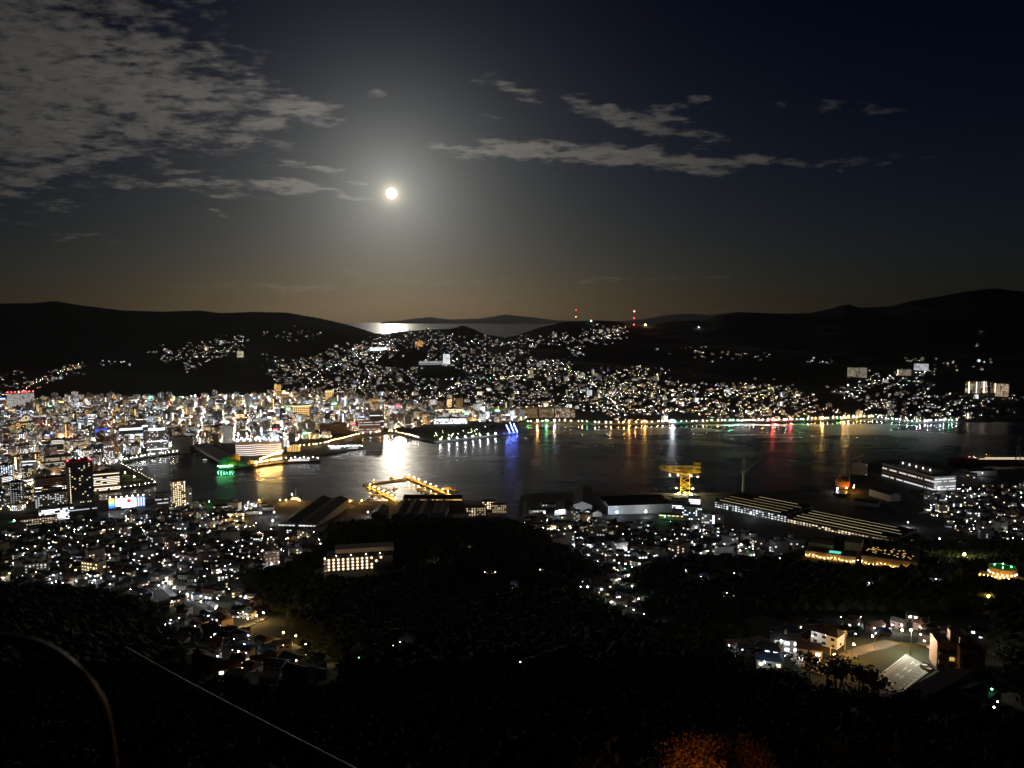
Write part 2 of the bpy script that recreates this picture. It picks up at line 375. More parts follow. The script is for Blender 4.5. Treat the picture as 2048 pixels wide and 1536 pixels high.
while ys[-1] < 6900: ys.append(ys[-1] + max(1.2, min(ys[-1] * 0.011, 16 if ys[-1] < 2600 else 40)))
ys = np.array(ys); cs = np.arange(-900, 2960, 11.0)
XX = (cs[None, :] - 1024) / F * CP * ys[:, None]; YY = np.repeat(ys[:, None], len(cs), 1)
ZZ = height(XX, YY)
wat = inside(CW, XX, YY); ZZ[wat] = -8.0
nr, nc = XX.shape
V = np.stack([XX, YY, ZZ], -1).reshape(-1, 3)
idx = np.arange(nr * nc).reshape(nr, nc)
Q = np.stack([idx[:-1, :-1], idx[:-1, 1:], idx[1:, 1:], idx[1:, :-1]], -1).reshape(-1, 4)
def grid_mesh(name, V, Q, mats, mi=None, smooth=False):
    me = bpy.data.meshes.new(name); me.vertices.add(len(V)); me.vertices.foreach_set('co', np.asarray(V, np.float32).ravel())
    k = Q.shape[1]
    me.loops.add(Q.size); me.loops.foreach_set('vertex_index', Q.astype(np.int32).ravel())
    me.polygons.add(len(Q)); me.polygons.foreach_set('loop_start', np.arange(0, Q.size, k, dtype=np.int32))
    for m in mats: me.materials.append(m)
    if mi is not None: me.polygons.foreach_set('material_index', np.asarray(mi, np.int32))
    if smooth: me.polygons.foreach_set('use_smooth', np.ones(len(Q), bool))
    me.update(calc_edges=True); me.validate()
    o = bpy.data.objects.new(name, me); col.objects.link(o); return o
# paved town floor where the land is low and flat, soil elsewhere
zc_ = ZZ[:-1, :-1].reshape(-1); yc_ = YY[:-1, :-1].reshape(-1)
terrain = grid_mesh('terrain', V, Q, [M_GROUND, M_ASPH], np.where((zc_ < 12) & (yc_ > 900), 1, 0), True)
terrain['kind'] = 'structure'
# land behind and beside the lookout, so the summit stands on a hill
# ------------------------------------------------------------------ water
m = bpy.data.materials.new('sea_water'); m.use_nodes = True; t = NT(m.node_tree); b = m.node_tree.nodes['Principled BSDF']
b.inputs['Base Color'].default_value = (0.003, 0.005, 0.007, 1); b.inputs['Roughness'].default_value = 0.2; b.inputs['IOR'].default_value = 1.33
geo = t.n('ShaderNodeNewGeometry').outputs['Position']
p1 = t.n('ShaderNodeMapping', i_Vector=geo, i_Scale=(0.03, 0.075, 1), i_Rotation=(0, 0, 0.18)).outputs[0]
p2 = t.n('ShaderNodeMapping', i_Vector=geo, i_Scale=(0.006, 0.02, 1), i_Rotation=(0, 0, -0.35)).outputs[0]
h1 = t.n('ShaderNodeTexNoise', noise_dimensions='2D', i_Vector=p1, i_Scale=1.0, i_Detail=3.0).outputs[0]
h2 = t.n('ShaderNodeTexNoise', noise_dimensions='2D', i_Vector=p2, i_Scale=1.0, i_Detail=2.0).outputs[0]
hh = t.m('ADD', t.m('MULTIPLY', h1, 0.36), t.m('MULTIPLY', h2, 0.4))
bn = t.n('ShaderNodeBump', i_Strength=1.0, i_Distance=1.0, i_Height=hh)
t.put(b.inputs['Normal'], bn.outputs[0])
rg = t.n('ShaderNodeTexNoise', noise_dimensions='2D', i_Vector=p2, i_Scale=0.5, i_Detail=2.0).outputs[0]
t.put(b.inputs['Roughness'], t.m('MULTIPLY_ADD', rg, 0.14, 0.2))
M_WATER = m
g = G(); n = 96; SEA_R = 34000
rings = [0, 60, 400, 900, 1600, 2600, 4000, 7000, 14000, SEA_R]
vv = [(0.0, 0.0, 0.0)]; ff = []
for r in rings[1:]:
    vv += [(r * math.cos(2 * math.pi * i / n), r * math.sin(2 * math.pi * i / n), 0.0) for i in range(n)]
for i in range(n): ff.append((0, 1 + i, 1 + (i + 1) % n))
for k in range(len(rings) - 2):
    for i in range(n): ff.append((1 + k * n + i, 1 + (k + 1) * n + i, 1 + (k + 1) * n + (i + 1) % n, 1 + k * n + (i + 1) % n))
g.add(vv, ff, M_WATER); g.build('sea_water', kind='structure')
# quay walls along the shoreline
CC = CW.mean(0)
def strip(pts, width, z0, z1, mat, closed=False):
    """an upright kerb-like band of given width on the right of the polyline"""
    g = G(); P = [Vector((p[0], p[1], 0)) for p in pts]; n = len(P); off = []
    for i in range(n):
        a = P[i - 1] if (i > 0 or closed) else P[i]; b_ = P[(i + 1) % n] if (i < n - 1 or closed) else P[i]
        d = (b_ - a).normalized(); nrm = Vector((d.y, -d.x, 0)); off.append(P[i] + nrm * width)
    seg = range(n if closed else n - 1)
    for i in seg:
        j = (i + 1) % n
        v = [(P[i].x, P[i].y, z0), (P[j].x, P[j].y, z0), (off[j].x, off[j].y, z0), (off[i].x, off[i].y, z0), (P[i].x, P[i].y, z1), (P[j].x, P[j].y, z1), (off[j].x, off[j].y, z1), (off[i].x, off[i].y, z1)]
        g.add(v, [(0, 1, 5, 4), (2, 3, 7, 6), (4, 5, 6, 7), (1, 2, 6, 5), (3, 0, 4, 7)], mat)
    return g
area = sum(CW[i][0] * CW[(i + 1) % len(CW)][1] - CW[(i + 1) % len(CW)][0] * CW[i][1] for i in range(len(CW)))
CWo = CW if area > 0 else CW[::-1]
strip([tuple(p) for p in CWo], 22.0, -6.0, 3.35, pmat('dark_quay_concrete', (.10, .098, .092), .85, .25, .3), True).build('quay', kind='structure')
# far shore mountains across the open sea
def ridge(name, tab, Y, depth, label):
    vs = []; fs = []; n = len(tab)
    xs = [atY(px, py, Y) for px, py in tab]
    k = 10; dense = []
    for i in range(n - 1):
        for j in range(k):
            a = j / k; p = [xs[i][q] * (1 - a) + xs[i + 1][q] * a for q in range(3)]
            dense.append((p[0], p[1], max(p[2] + random.uniform(-8, 8), 3)))
    dense.append(xs[-1])
    for p in dense: vs += [(p[0], p[1] - depth, -5.0), (p[0], p[1] - depth * .45, p[2] * .55), p, (p[0], p[1] + depth, -5.0)]
    for i in range(len(dense) - 1):
        for q in range(3): fs.append((4 * i + q, 4 * i + 4 + q, 4 * i + 5 + q, 4 * i + 1 + q))
    g = G(); g.add(vs, fs, M_GROUND); o = g.build(name, kind='structure', smooth=True); return o
ridge('distant_mountain', [(770,643),(800,641),(830,637),(860,634),(900,639),(960,637),(1010,629),(1060,634),(1110,640),(1160,642),(1200,643)], 31500, 1500, '')
ridge('distant_mountain', [(1230,643),(1290,638),(1340,629),(1380,627),(1420,630),(1470,625),(1530,634),(1600,642)], 30000, 1500, '')

# ------------------------------------------------------------------ buildings
NUM = ['zero','one','two','three','four','five','six','seven','eight','nine','ten','eleven','twelve','thirteen','fourteen','fifteen','sixteen','seventeen','eighteen','nineteen','twenty']
class Bld(dict):
    def __missing__(s, k): s[k] = G(); return s[k]
    def at(s, x, y, z, rot): s.p = (x, y, z, rot); [g.place(*s.p) for g in s.values()]
    def g(s, k):
        q = s[k]
        if getattr(s, 'p', None): q.place(*s.p)
        return q
WARM = [('warm', .42), ('yellow', .14), ('white', .32), ('cool', .12)]
def pick(tab):
    r = random.random() * sum(w_ for _, w_ in tab)
    for k, w_ in tab:
        r -= w_
        if r <= 0: return k
    return tab[-1][0]
def midrise(B, w_, d, h, style, wall, far=False, lit=0.3, tint=None, power=1.0, sign=None, fl=3.3):
    """tower block in its own frame, front towards -y; parts go to separate buckets"""
    nf = max(2, int(h / fl)); h = nf * fl + 0.8
    W = WM[wall]; a, b_ = w_ / 2, d / 2
    B.g('wall').box(0, 0, -1.5, w_, d, h + 1.5, W)
    rf = B.g('roof')
    rf.box(0, 0, h, w_ - .8, d - .8, 0.15, M_CONC)
    if not far:
        for (x, y, sx, sy) in ((0, -b_ + .2, w_ + .3, .45), (0, b_ - .2, w_ + .3, .45), (-a + .2, 0, .45, d - 0.6), (a - .2, 0, .45, d - 0.6)): rf.box(x, y, h - 0.3, sx, sy, 1.3, W)
    hx = random.uniform(-.25, .25) * w_
    rf.box(hx, random.uniform(-.1, .2) * d, h + .15, w_ * random.uniform(.2, .35), d * random.uniform(.25, .45), random.uniform(2.5, 5), W)
    if not far and random.random() < .5: rf.cyl(-hx, 0, h + .15, 1.3, 2.2, M_WHITE, 8)
    tint = tint or pick(WARM); s = power * random.choice([.8, 1.5, 2.6])
    lw, dw = B.g('lit_window'), B.g('dark_window'); gm = glow(tint, round(s, 2)); gm2 = glow('white', round(s * .8, 2))
    def face(L, n, fx, keep):
        cw = L / n; band = style == 'office'
        for k in range(nf):
            z0 = k * fl + 1.0; z1 = z0 + (1.5 if style != 'hotel' else 1.35) * fl / 3.3
            floor_lit = random.random() < lit * 1.3 if band else None
            for i in range(n):
                on = (floor_lit and random.random() < .85) if band else random.random() < lit
                if not on and (far or not keep): continue
                ww = cw * (.92 if band else .52); x0 = -L / 2 + cw * (i + .5) - ww / 2
                (lw if on else dw).quad([fx(x0, z0), fx(x0 + ww, z0), fx(x0 + ww, z1), fx(x0, z1)], (gm if random.random() < .75 else gm2) if on else M_GLASS)
    nx = max(2, int(w_ / 3.4)); ny = max(2, int(d / 3.8))
    if style != 'gallery': face(w_, nx, lambda x, z: (x, -b_ - .06, z), True)
    face(d, ny, lambda x, z: (a + .06, x, z), False); face(d, ny, lambda x, z: (-a - .06, -x, z), False)
    if style == 'gallery':      # open access galleries with a lamp over every door
        bg = B.g('balcony'); sl = B.g('gallery_lamp'); lm = glow(tint, round(2.5 * s, 2))
        face(w_, nx, lambda x, z: (x, -b_ - .06, z), False)
        for k in range(nf):
            if not far: bg.box(0, -b_ - .75, k * fl + 0.1, w_, 1.4, 0.95, W, True)
            for i in range(nx):
                if random.random() < .8:
                    x = -a + w_ * (i + .5) / nx; sl.box(x, -b_ - .35, k * fl + 2.6, .9 if not far else 1.3, .5, .45 if not far else .8, lm, True)
    elif style == 'stair':      # a glazed stairwell lit from top to bottom
        sl = B.g('stair_light'); x = random.choice([-a + 1.6, a - 1.6, 0]); lm = glow(tint, round(2.6 * s, 2))
        for k in range(nf): sl.quad([(x - 1.1, -b_ - .09, k * fl + .5), (x + 1.1, -b_ - .09, k * fl + .5), (x + 1.1, -b_ - .09, k * fl + 3.0), (x - 1.1, -b_ - .09, k * fl + 3.0)], lm)
    elif style == 'flats' and not far:
        bg = B.g('balcony')
        for k in range(1, nf): bg.box(0, -b_ - .65, k * fl - .1, w_ * .94, 1.2, 1.05, W, True)
    if sign:
        sg = B.g('roof_sign'); sm_ = lampmat(sign, 14)
        sg.box(0, -b_ + 1.2, h + .3, w_ * .7, .5, 2.6, sm_, True)
    return nf
def house(B, w_, d, wall, roof, far=False, lit=.35, h=None):
    h = h or random.choice([3.2, 5.6, 5.8, 6.0]); W = WM[wall]; RR = RM[roof]
    B.g('wall').box(0, 0, -3, w_, d, h + 3, W)
    flat = random.random() < .25
    if flat: B.g('roof').box(0, 0, h + .003, w_ + .5, d + .5, .35, RR, True)
    else: B.g('roof').prism(0, 0, h + .003, w_, d, d * .27, RR, .55, hip=random.choice([0, 0, d * .3]))
    lw = B.g('lit_window'); dw = B.g('window'); gm = glow(pick(WARM), random.choice([1.0, 2.5, 5.0]))
    for k in range(2 if h > 4 else 1):
        for i in range(2 if w_ < 9 else 3):
            n = 2 if w_ < 9 else 3; x = -w_ / 2 + w_ * (i + .5) / n; z = .9 + 2.75 * k; on = random.random() < lit
            if not on and far: continue
            hw = 0.85
            (lw if on else dw).quad([(x - hw, -d / 2 - .05, z), (x + hw, -d / 2 - .05, z), (x + hw, -d / 2 - .05, z + 1.25), (x - hw, -d / 2 - .05, z + 1.25)], gm if on else M_GLASS)
    if random.random() < lit or not far:
        on = random.random() < lit
        if on or not far:
            for sx in (-1, 1): (lw if on else dw).quad([(sx * (w_ / 2 + .05), -.8 * sx, 1), (sx * (w_ / 2 + .05), .8 * sx, 1), (sx * (w_ / 2 + .05), .8 * sx, 2.2), (sx * (w_ / 2 + .05), -.8 * sx, 2.2)], gm if on else M_GLASS)
STUFFPART = {'lit_window', 'dark_window', 'window', 'gallery_lamp', 'stair_light', 'balcony'}
def raise_building(B, name, label, cat, loc, rot, group):
    o = thing(name, label, cat, loc, rot, group)
    for k, g in B.items():
        c = g.build(k, o)
        if c is not None and k in STUFFPART: c['kind'] = 'stuff'
    return o

# ------------------------------------------------------------------ street lamps
LAMPS = {}
def lamp_proto(c, s, r=.42, h=6.5):
    key = (c, s, r, h)
    if key not in LAMPS:
        p = G(); p.cyl(0, 0, -1, .11, h + 1, M_DARK, 6, .07); a = G(); a.beam((0, 0, h - .1), (.9, 0, h + .25), .06, M_DARK)
        hd = G(); hd.sph(1.0, 0, h + .1, r, lampmat(c, s), 7, 4)
        obs = [p.build('pole'), a.build('arm'), hd.build('lamp_head')]; LAMPS[key] = [q.data for q in obs]
        for q in obs: bpy.data.objects.remove(q)
    return LAMPS[key]
def lamp(x, y, z, c, s, label, group, r=.42, h=6.5, rot=None):
    o = thing('street_lamp', label, 'lamp', (x, y, z), random.uniform(0, 6.28) if rot is None else rot, group)
    for n, me in zip(('pole', 'arm', 'lamp_head'), lamp_proto(c, s, r, h)):
        q = bpy.data.objects.new(n, me); col.objects.link(q); q.parent = o
    return o
far_lamps = G()
def far_lamp(x, y, z, c, s, r=.6, h=5.0):
    far_lamps.octa(x, y, z + h, r, lampmat(c, s))
def poly_pts(poly, n):
    P = np.array(poly, float); lo = P.min(0); hi = P.max(0); out = np.zeros((0, 2))
    while len(out) < n:
        q = rng.uniform(lo, hi, (n * 3, 2)); out = np.vstack([out, q[inside(P, q[:, 0], q[:, 1])]])
    return out[:n]
HERO = []       # world footprints (x, y, radius) kept free of filler
def free(x, y, r=0):
    for hx, hy, hr in HERO:
        if (x - hx) ** 2 + (y - hy) ** 2 < (hr + r) ** 2: return False
    return True

# ------------------------------------------------------------------ landmarks round the harbour
def face_cam(x, y): return -math.atan2(x, y)
def hero(px0, px1, rT, rB, depth, z=3.0, rot=0.0, pad=4):
    """size and place of an upright block whose front shows between these photo columns and rows"""
    x, y = at((px0 + px1) / 2, rB, z); D = y * CP + (CAMZ - z) * SP
    w_ = (px1 - px0) / F * D; h = CAMZ - dep(rT) * y - z
    th = face_cam(x, y) + rot; cx, cy_ = x - math.sin(th) * depth / 2, y + math.cos(th) * depth / 2
    HERO.append((cx, cy_, max(w_, depth) / 2 * .9 + pad)); return cx, cy_, th, w_, h
def hblock(name, label, cat, px0, px1, rT, rB, depth, style, wall, lit, tint, power=1.2, z=3.0, rot=0.0, group=None, sign=None):
    cx, cy_, th, w_, h = hero(px0, px1, rT, rB, depth, z, rot); B = Bld(); midrise(B, w_, depth, h, style, wall, False, lit, tint, power, sign)
    return raise_building(B, name, label, cat, (cx, cy_, z), th, group), w_, h
def beacons(o, pts, c='red', s=60, r=.7):
    for p in pts:
        g = G(); g.cyl(p[0], p[1], p[2] - 1.2, .12, 1.2, M_DARK, 5); g.octa(p[0], p[1], p[2], r, lampmat(c, s)); g.build('warning_light', o)
# the dark residential tower by the inlet
o, w_, h = hblock('residential_tower', 'tall dark residential tower with a pale lit edge strip and red roof lights', 'tower', 140, 187, 924, 1034, 26, 'flats', 'dark grey', .10, 'yellow', 1.6)
g = G(); g.box(-w_ / 2 + 2.6, -13.55, 0, 4.6, 0.9, h - 6, pmat('pale_panel', (.6, .58, .5), .7)); g.build('edge_panel', o)
g = G()
for k in range(26): g.box(-w_ / 2 + 5.3, -13.6, 3 + k * (h - 10) / 26, .5, .5, 1.6, glow('warm', 5), True)
g.build('edge_light', o, 'stuff'); beacons(o, [(-w_ / 2 + 3, -10, h + 3), (0, -8, h + 5), (w_ / 2 - 3, -10, h + 2.5), (w_ / 2 - 5, 6, h + 3)])
hblock('podium_block', 'low beige podium building at the foot of the dark residential tower', 'building', 143, 192, 1013, 1041, 14, 'office', 'beige', .15, 'cool', 1)
hblock('office_block', 'black roofed office block with warm window bands behind the dark tower', 'building', 97, 141, 914, 946, 30, 'office', 'beige', .45, 'warm', 1)
hblock('office_block', 'dark brown office block with two bright window bands beside the dark tower', 'building', 76, 132, 958, 986, 26, 'office', 'brown', .5, 'white', 1.2)
hblock('office_block', 'brown glass office block on the inlet quay with most floors lit', 'building', 188, 237, 944, 981, 24, 'office', 'brown', .62, 'warm', 1.3)
hblock('office_block', 'pale grey office block with a bright square of lit windows', 'building', 76, 134, 986, 1014, 22, 'hotel', 'grey', .55, 'white', 1.5)
hblock('office_block', 'long white office block with every window band lit beside the podium', 'building', 84, 143, 1017, 1046, 20, 'office', 'white', .85, 'white', 1.6)
o, w_, h = hblock('apartment_slab', 'wide apartment slab with columns of gallery lamps washed in green light', 'building', 38, 110, 1034, 1059, 14, 'gallery', 'beige', .2, 'warm', 1.2)
hblock('apartment_tower', 'cream apartment tower with a lamp on every gallery on the near shore', 'tower', 347, 372, 964, 1013, 16, 'gallery', 'beige', .1, 'warm', 1.3, rot=.25)
hblock('apartment_block', 'small white apartment block leaning against the cream gallery tower', 'building', 373, 384, 976, 1012, 14, 'flats', 'white', .1, 'white', 1)
hblock('small_office', 'small office with a lit top storey beside the cream gallery tower', 'building', 312, 336, 988, 1012, 16, 'office', 'grey', .4, 'white', 1.2)
# the dazzling amusement hall
cx, cy_, th, w_, h = hero(222, 288, 995, 1019, 26)
o = thing('amusement_hall', 'dazzling white floodlit amusement hall with rainbow and blue striped signs', 'building', (cx, cy_, 3), th)
g = G(); g.box(0, 0, -1, w_, 26, h + 1, M_WHITE); g.build('wall', o); g = G(); g.box(0, 0, h + .003, w_ + 1, 27, .5, M_CONC, True); g.build('roof', o)
g = G(); g.box(w_ * -.05, -13.4, h * .18, w_ * .52, .4, h * .78, glow('white', 2.6), True); g.build('front_sign', o)
for i, c in enumerate(['orange', 'yellow', 'green', 'blue']):
    g = G(); g.box(-w_ * .42, -13.45, h * (.86 - .2 * i), w_ * .14, .4, h * .17, glow(c, 2.2), True); g.build('rainbow_panel', o)
for i in range(7):
    g = G(); g.box(w_ * (.24 + .036 * i), -13.4, h * .2, w_ * .018, .5, h * .72, glow('blue' if i % 2 else 'cool', 2.4), True); g.build('sign_stripe', o)
g = G(); g.cyl(0, 0, 0, h * .16, .3, glow('red', 1.2), 14); q = g.build('round_emblem', o); q.rotation_euler = (math.pi / 2, 0, 0); q.location = (w_ * .05, -13.65, h * .72)
for i in range(7):
    g = G(); g.beam((-w_ * .45 + w_ * .15 * i, -12, h + .5), (-w_ * .45 + w_ * .15 * i, -14, h + 2.4), .1, M_DARK); g.octa(-w_ * .45 + w_ * .15 * i, -14.4, h + 2.4, .7, lampmat('white', 60)); g.build('floodlight', o)
# hospital tower with a red crown of lights
o, w_, h = hblock('hospital_tower', 'broad white tower full of lit windows under a row of red roof lights', 'tower', 20, 66, 786, 824, 24, 'hotel', 'white', .85, 'white', 1.5)
beacons(o, [(-w_ / 2 + 3 + i * (w_ - 6) / 7, -8, h + 4) for i in range(8)], 'red', 90, 1.0)
o, w_, h = hblock('blue_lit_block', 'office block washed in deep blue light with a pale blue sign', 'building', 191, 216, 857, 878, 16, 'office', 'grey', .05, 'cool', 1)
g = G(); g.box(0, -8.4, 2, w_ * .9, .3, h - 3, glow('blue', .9), True); g.build('blue_wash_glow', o); g = G(); g.box(w_ * .42, -8.8, h * .45, w_ * .3, .3, h * .32, glow('cool', 3), True); g.build('sign', o)  # glowing sheet over the front stands in for a wash of blue light
hblock('glass_office', 'glass office block with cool white floors near the blue lit block', 'building', 242, 284, 852, 886, 22, 'office', 'grey', .6, 'cool', 1.3)
o, w_, h = hblock('bank_office', 'square grey office block with a glowing rooftop band by the quay', 'building', 295, 335, 862, 906, 32, 'hotel', 'grey', .12, 'white', 1)
g = G(); g.box(0, 0, h + .9, w_ * .75, 22, 2.2, glow('white', 2.5), True); g.build('roof_band', o)
for f_ in (.52, .16):
    g = G(); g.box(0, -16.3, h * f_, w_ * .92, .4, 1.8, glow('white', 2.4), True); g.build('lit_band', o)
hblock('windowless_hall', 'plain grey windowless block standing on the inlet quay', 'building', 346, 380, 876, 906, 24, 'office', 'grey', .02, 'white', .8)
# gold lit hotels
for (a_, b_, t_, q_, lab) in ((586, 622, 812, 839, 'wide gold floodlit hotel with every window outlined'), (651, 668, 782, 808, 'gold floodlit hotel tower with a bright crown')):
    cx, cy_, th, w_, h = hero(a_, b_, t_, q_, 18); o = thing('gold_lit_hotel', lab, 'hotel', (cx, cy_, 3), th)
    g = G(); g.box(0, 0, -1, w_, 18, h + 1, WM['beige']); g.build('wall', o); g = G(); g.box(0, 1, h + .003, w_ * .8, 12, 4, WM['brown']); g.build('roof', o)
    nx, nz = int(w_ / 6), max(4, int(h / 5.5)); g = G()
    for i in range(nx):
        for k in range(nz): g.box(-w_ / 2 + w_ * (i + .5) / nx, -9.15, 1 + (h - 2) * k / nz, w_ / nx * .42, .3, h / nz * .4, glow('amber', 3.2), True)
    g.build('lit_window', o, 'stuff'); g = G(); g.box(0, -9.3, h - .8, w_, .5, .9, glow('yellow', 5), True); g.build('crown_light', o)
hblock('amber_tower', 'slim apartment tower with amber gallery lamps below the far hillside', 'tower', 549, 562, 769, 792, 14, 'gallery', 'beige', .1, 'amber', 1.6)
hblock('amber_block', 'block with a white crown and amber side lamps beside the slim amber tower', 'building', 563, 579, 786, 803, 14, 'gallery', 'beige', .1, 'orange', 1.4, sign='white')
hblock('white_tower', 'narrow white floodlit apartment tower among dark hillside houses', 'tower', 704, 713, 769, 786, 10, 'gallery', 'white', .5, 'white', 2.0)
hblock('harbour_slab', 'long brown slab building with faint lit rows behind the harbour promenade', 'building', 640, 694, 847, 868, 16, 'office', 'brown', .3, 'warm', .9)
hblock('harbour_slab', 'plain dark beige slab with one lit window column behind the promenade', 'building', 597, 631, 846, 868, 16, 'stair', 'beige', .04, 'white', .9)
hblock('terminal_office', 'office block with a white lit ground floor by the harbour basin', 'building', 718, 760, 843, 867, 18, 'office', 'pinkish', .35, 'white', 1.1)
hblock('slate_office', 'tall grey office block beside the block with the white lit ground floor', 'building', 740, 768, 824, 862, 18, 'office', 'grey', .18, 'white', .9)
hblock('twin_tower_flats', 'pair of amber lit apartment wings behind the harbour basin', 'building', 736, 760, 799, 822, 14, 'gallery', 'beige', .1, 'amber', 1.6)
hblock('museum', 'long low museum with bright greenish glass front by the park', 'museum', 868, 934, 836, 848, 22, 'office', 'grey', .9, 'white', 1.2)
hblock('prefecture_hall', 'warm lit low office building on the rise behind the museum', 'building', 876, 926, 818, 830, 18, 'office', 'beige', .85, 'yellow', 1.0)
hblock('shore_tower', 'white floodlit tower standing behind the orange lit far waterfront', 'tower', 1173, 1184, 779, 803, 10, 'gallery', 'white', .8, 'white', 2.2)
for a_, b_ in ((1040, 1075), (1078, 1108), (1110, 1150)):
    hblock('waterfront_hotel', 'reddish hotel with warm lit rows on the far waterfront beside the small pier', 'hotel', a_, b_, 815, 835, 14, 'hotel', 'brown', .35, random.choice(['amber', 'orange', 'warm']), 1.3, group='reddish waterfront hotels')
# hillside housing blocks at the right: terraces of lit galleries
def hill_block(name, label, px0, px1, rT, rB, depth, style, wall, lit, tint, power, group=None):
    q, ok = hit([(px0 + px1) / 2], [rB]); x, y, z = q[0]; D = y * CP + (CAMZ - z) * SP
    w_ = (px1 - px0) / F * D; h = max(8, CAMZ - dep(rT) * y - z); B = Bld(); midrise(B, w_, depth, h, style, wall, False, lit, tint, power)
    HERO.append((x, y, w_ / 2)); return raise_building(B, name, label, 'building', (x, y, z), face_cam(x, y), group)
hill_block('housing_block', 'pale housing block dotted with warm windows on the dark hillside beyond the dock', 1696, 1732, 735, 754, 14, 'hotel', 'white', .55, 'warm', 1.6)
hill_block('housing_block', 'housing block with pinkish vertical lights below the crest', 1796, 1821, 739, 751, 14, 'stair', 'white', .5, 'warm', 1.8)
hill_block('housing_block', 'housing block with tall white light columns high on the slope', 1829, 1855, 727, 741, 14, 'gallery', 'white', .5, 'white', 1.8)
for i, (a_, b_, t_, q_) in enumerate(((1931, 1944, 762, 786), (1945, 1960, 762, 786), (1961, 1974, 763, 786), (1980, 1990, 766, 785), (1992, 2015, 768, 793))):
    hill_block('estate_tower', 'estate tower with glowing vertical stairwells in a row above the dock', a_, b_, t_, q_, 14, 'stair' if i != 4 else 'gallery', 'pinkish', .3, 'warm', 2.0, 'estate towers above the dock')
hill_block('hillside_villa', 'white floodlit villa at the edge of the lit hillside cluster', 474, 487, 702, 714, 12, 'hotel', 'white', .6, 'yellow', 1.2)
hill_block('hilltop_block', 'block with two orange lit sections high among hillside houses', 830, 846, 683, 693, 14, 'gallery', 'brown', .3, 'orange', 2.2)
hill_block('summit_hotel', 'white lit hotel on the saddle in front of the moonlit sea', 763, 782, 662, 668, 16, 'office', 'white', .9, 'white', 2.5)
hill_block('hill_apartments', 'white apartment block with bright galleries halfway up the hillside', 886, 900, 708, 728, 14, 'gallery', 'white', .3, 'white', 1.4)
hill_block('hill_school', 'long pale school with lit yard wall on the hillside', 838, 885, 722, 729, 14, 'office', 'white', .5, 'white', 1.2)
hill_block('stadium_block', 'long white lit block glowing on the upper hillside', 740, 775, 694, 701, 14, 'office', 'white', .95, 'white', 2.2)

# ------------------------------------------------------------------ ferry terminal, mall and quay
def pxw(px, row, z=3.0): x, y = at(px, row, z); return Vector((x, y, z))
A = pxw(398, 898); Bq = pxw(452, 928); L_ = (Bq - A).length; th = math.atan2(Bq.y - A.y, Bq.x - A.x)
o = thing('ferry_terminal', 'long ferry terminal with tilted white roof and yellow and green domes', 'terminal', tuple((A + Bq) / 2 + Vector((0, 8, 0))), th)
HERO.append(((A.x + Bq.x) / 2, (A.y + Bq.y) / 2 + 8, L_ * .62))
g = G(); g.box(0, 0, -1, L_, 26, 8, M_WHITE); g.build('wall', o)
g = G(); g.add([(-L_ / 2 - 2, -16, 7.2), (L_ / 2 + 2, -16, 7.2), (L_ / 2 + 2, 16, 13), (-L_ / 2 - 2, 16, 13), (-L_ / 2 - 2, -16, 7.9), (L_ / 2 + 2, -16, 7.9), (L_ / 2 + 2, 16, 13.8), (-L_ / 2 - 2, 16, 13.8)], [(0, 1, 5, 4), (1, 2, 6, 5), (2, 3, 7, 6), (3, 0, 4, 7), (4, 5, 6, 7), (3, 2, 1, 0)], M_WHITE); g.build('roof', o)
for i in range(5):
    g = G(); g.box(-L_ * .4 + L_ * .2 * i, -3 + 1.3 * (i % 2), 10.2 + .2 * (i % 2), 5, 3, 1.2, M_DARK); g.build('roof_vent', o)
YEL = pmat('yellow_membrane', (.7, .5, .08), .6); GRN = pmat('green_membrane', (.12, .42, .2), .6)
g = G(); g.sph(L_ * .45, 20, 3, 12, YEL, 14, 6, sz=1.35, half=True); g.build('yellow_dome', o, smooth=True)
g = G(); g.sph(L_ * .5, -2, 1, 17, GRN, 16, 6, sz=.95, half=True); g.build('green_dome', o, smooth=True)
g = G(); g.sph(L_ * .62, 8, 1, 14, YEL, 14, 6, sz=.8, half=True); g.build('amber_dome', o, smooth=True)
cx, cy_, th, w_, h = hero(486, 512, 919, 931, 30)
o = thing('pleated_pavilion', 'low round pavilion with pale pleated roof at the pier end', 'pavilion', (cx, cy_ - 8, 3), th)
g = G(); g.cyl(0, 0, -1, 20, 5, WM['grey'], 18); g.build('wall', o)
for i in range(18):
    a0, a1 = 2 * math.pi * i / 18, 2 * math.pi * (i + 1) / 18; am = (a0 + a1) / 2; g = G()
    g.add([(22 * math.cos(a0), 22 * math.sin(a0), 4.2), (22 * math.cos(am), 22 * math.sin(am), 5.4), (22 * math.cos(a1), 22 * math.sin(a1), 4.2), (0, 0, 11)], [(0, 1, 3), (1, 2, 3)], M_WHITE); g.build('roof_panel', o)
# waterfront mall with rippling light bands
cx, cy_, th, w_, h = hero(474, 562, 886, 911, 60, rot=-.12)
o = thing('waterfront_mall', 'wide waterfront mall wrapped in rippling white light bands', 'mall', (cx, cy_, 3), th); d = 60
g = G(); g.box(0, 0, -1, w_, d, h + 1, WM['pinkish']); g.build('wall', o); g = G(); g.box(0, 0, h + .003, w_ + 2, d + 2, .8, M_CONC, True); g.build('roof', o)
for k in range(6):
    g = G(); n = 24
    for i in range(n):
        x0, x1 = -w_ / 2 + w_ * i / n, -w_ / 2 + w_ * (i + 1) / n; za = 1.5 + k * (h - 2) / 6 + .8 * math.sin(i * .55 + k * .4); zb = 1.5 + k * (h - 2) / 6 + .8 * math.sin((i + 1) * .55 + k * .4)
        g.quad([(x0, -d / 2 - .35, za), (x1, -d / 2 - .35, zb), (x1, -d / 2 - .35, zb + .75), (x0, -d / 2 - .35, za + .75)], glow('white', 2.3))
    g.build('light_band', o)
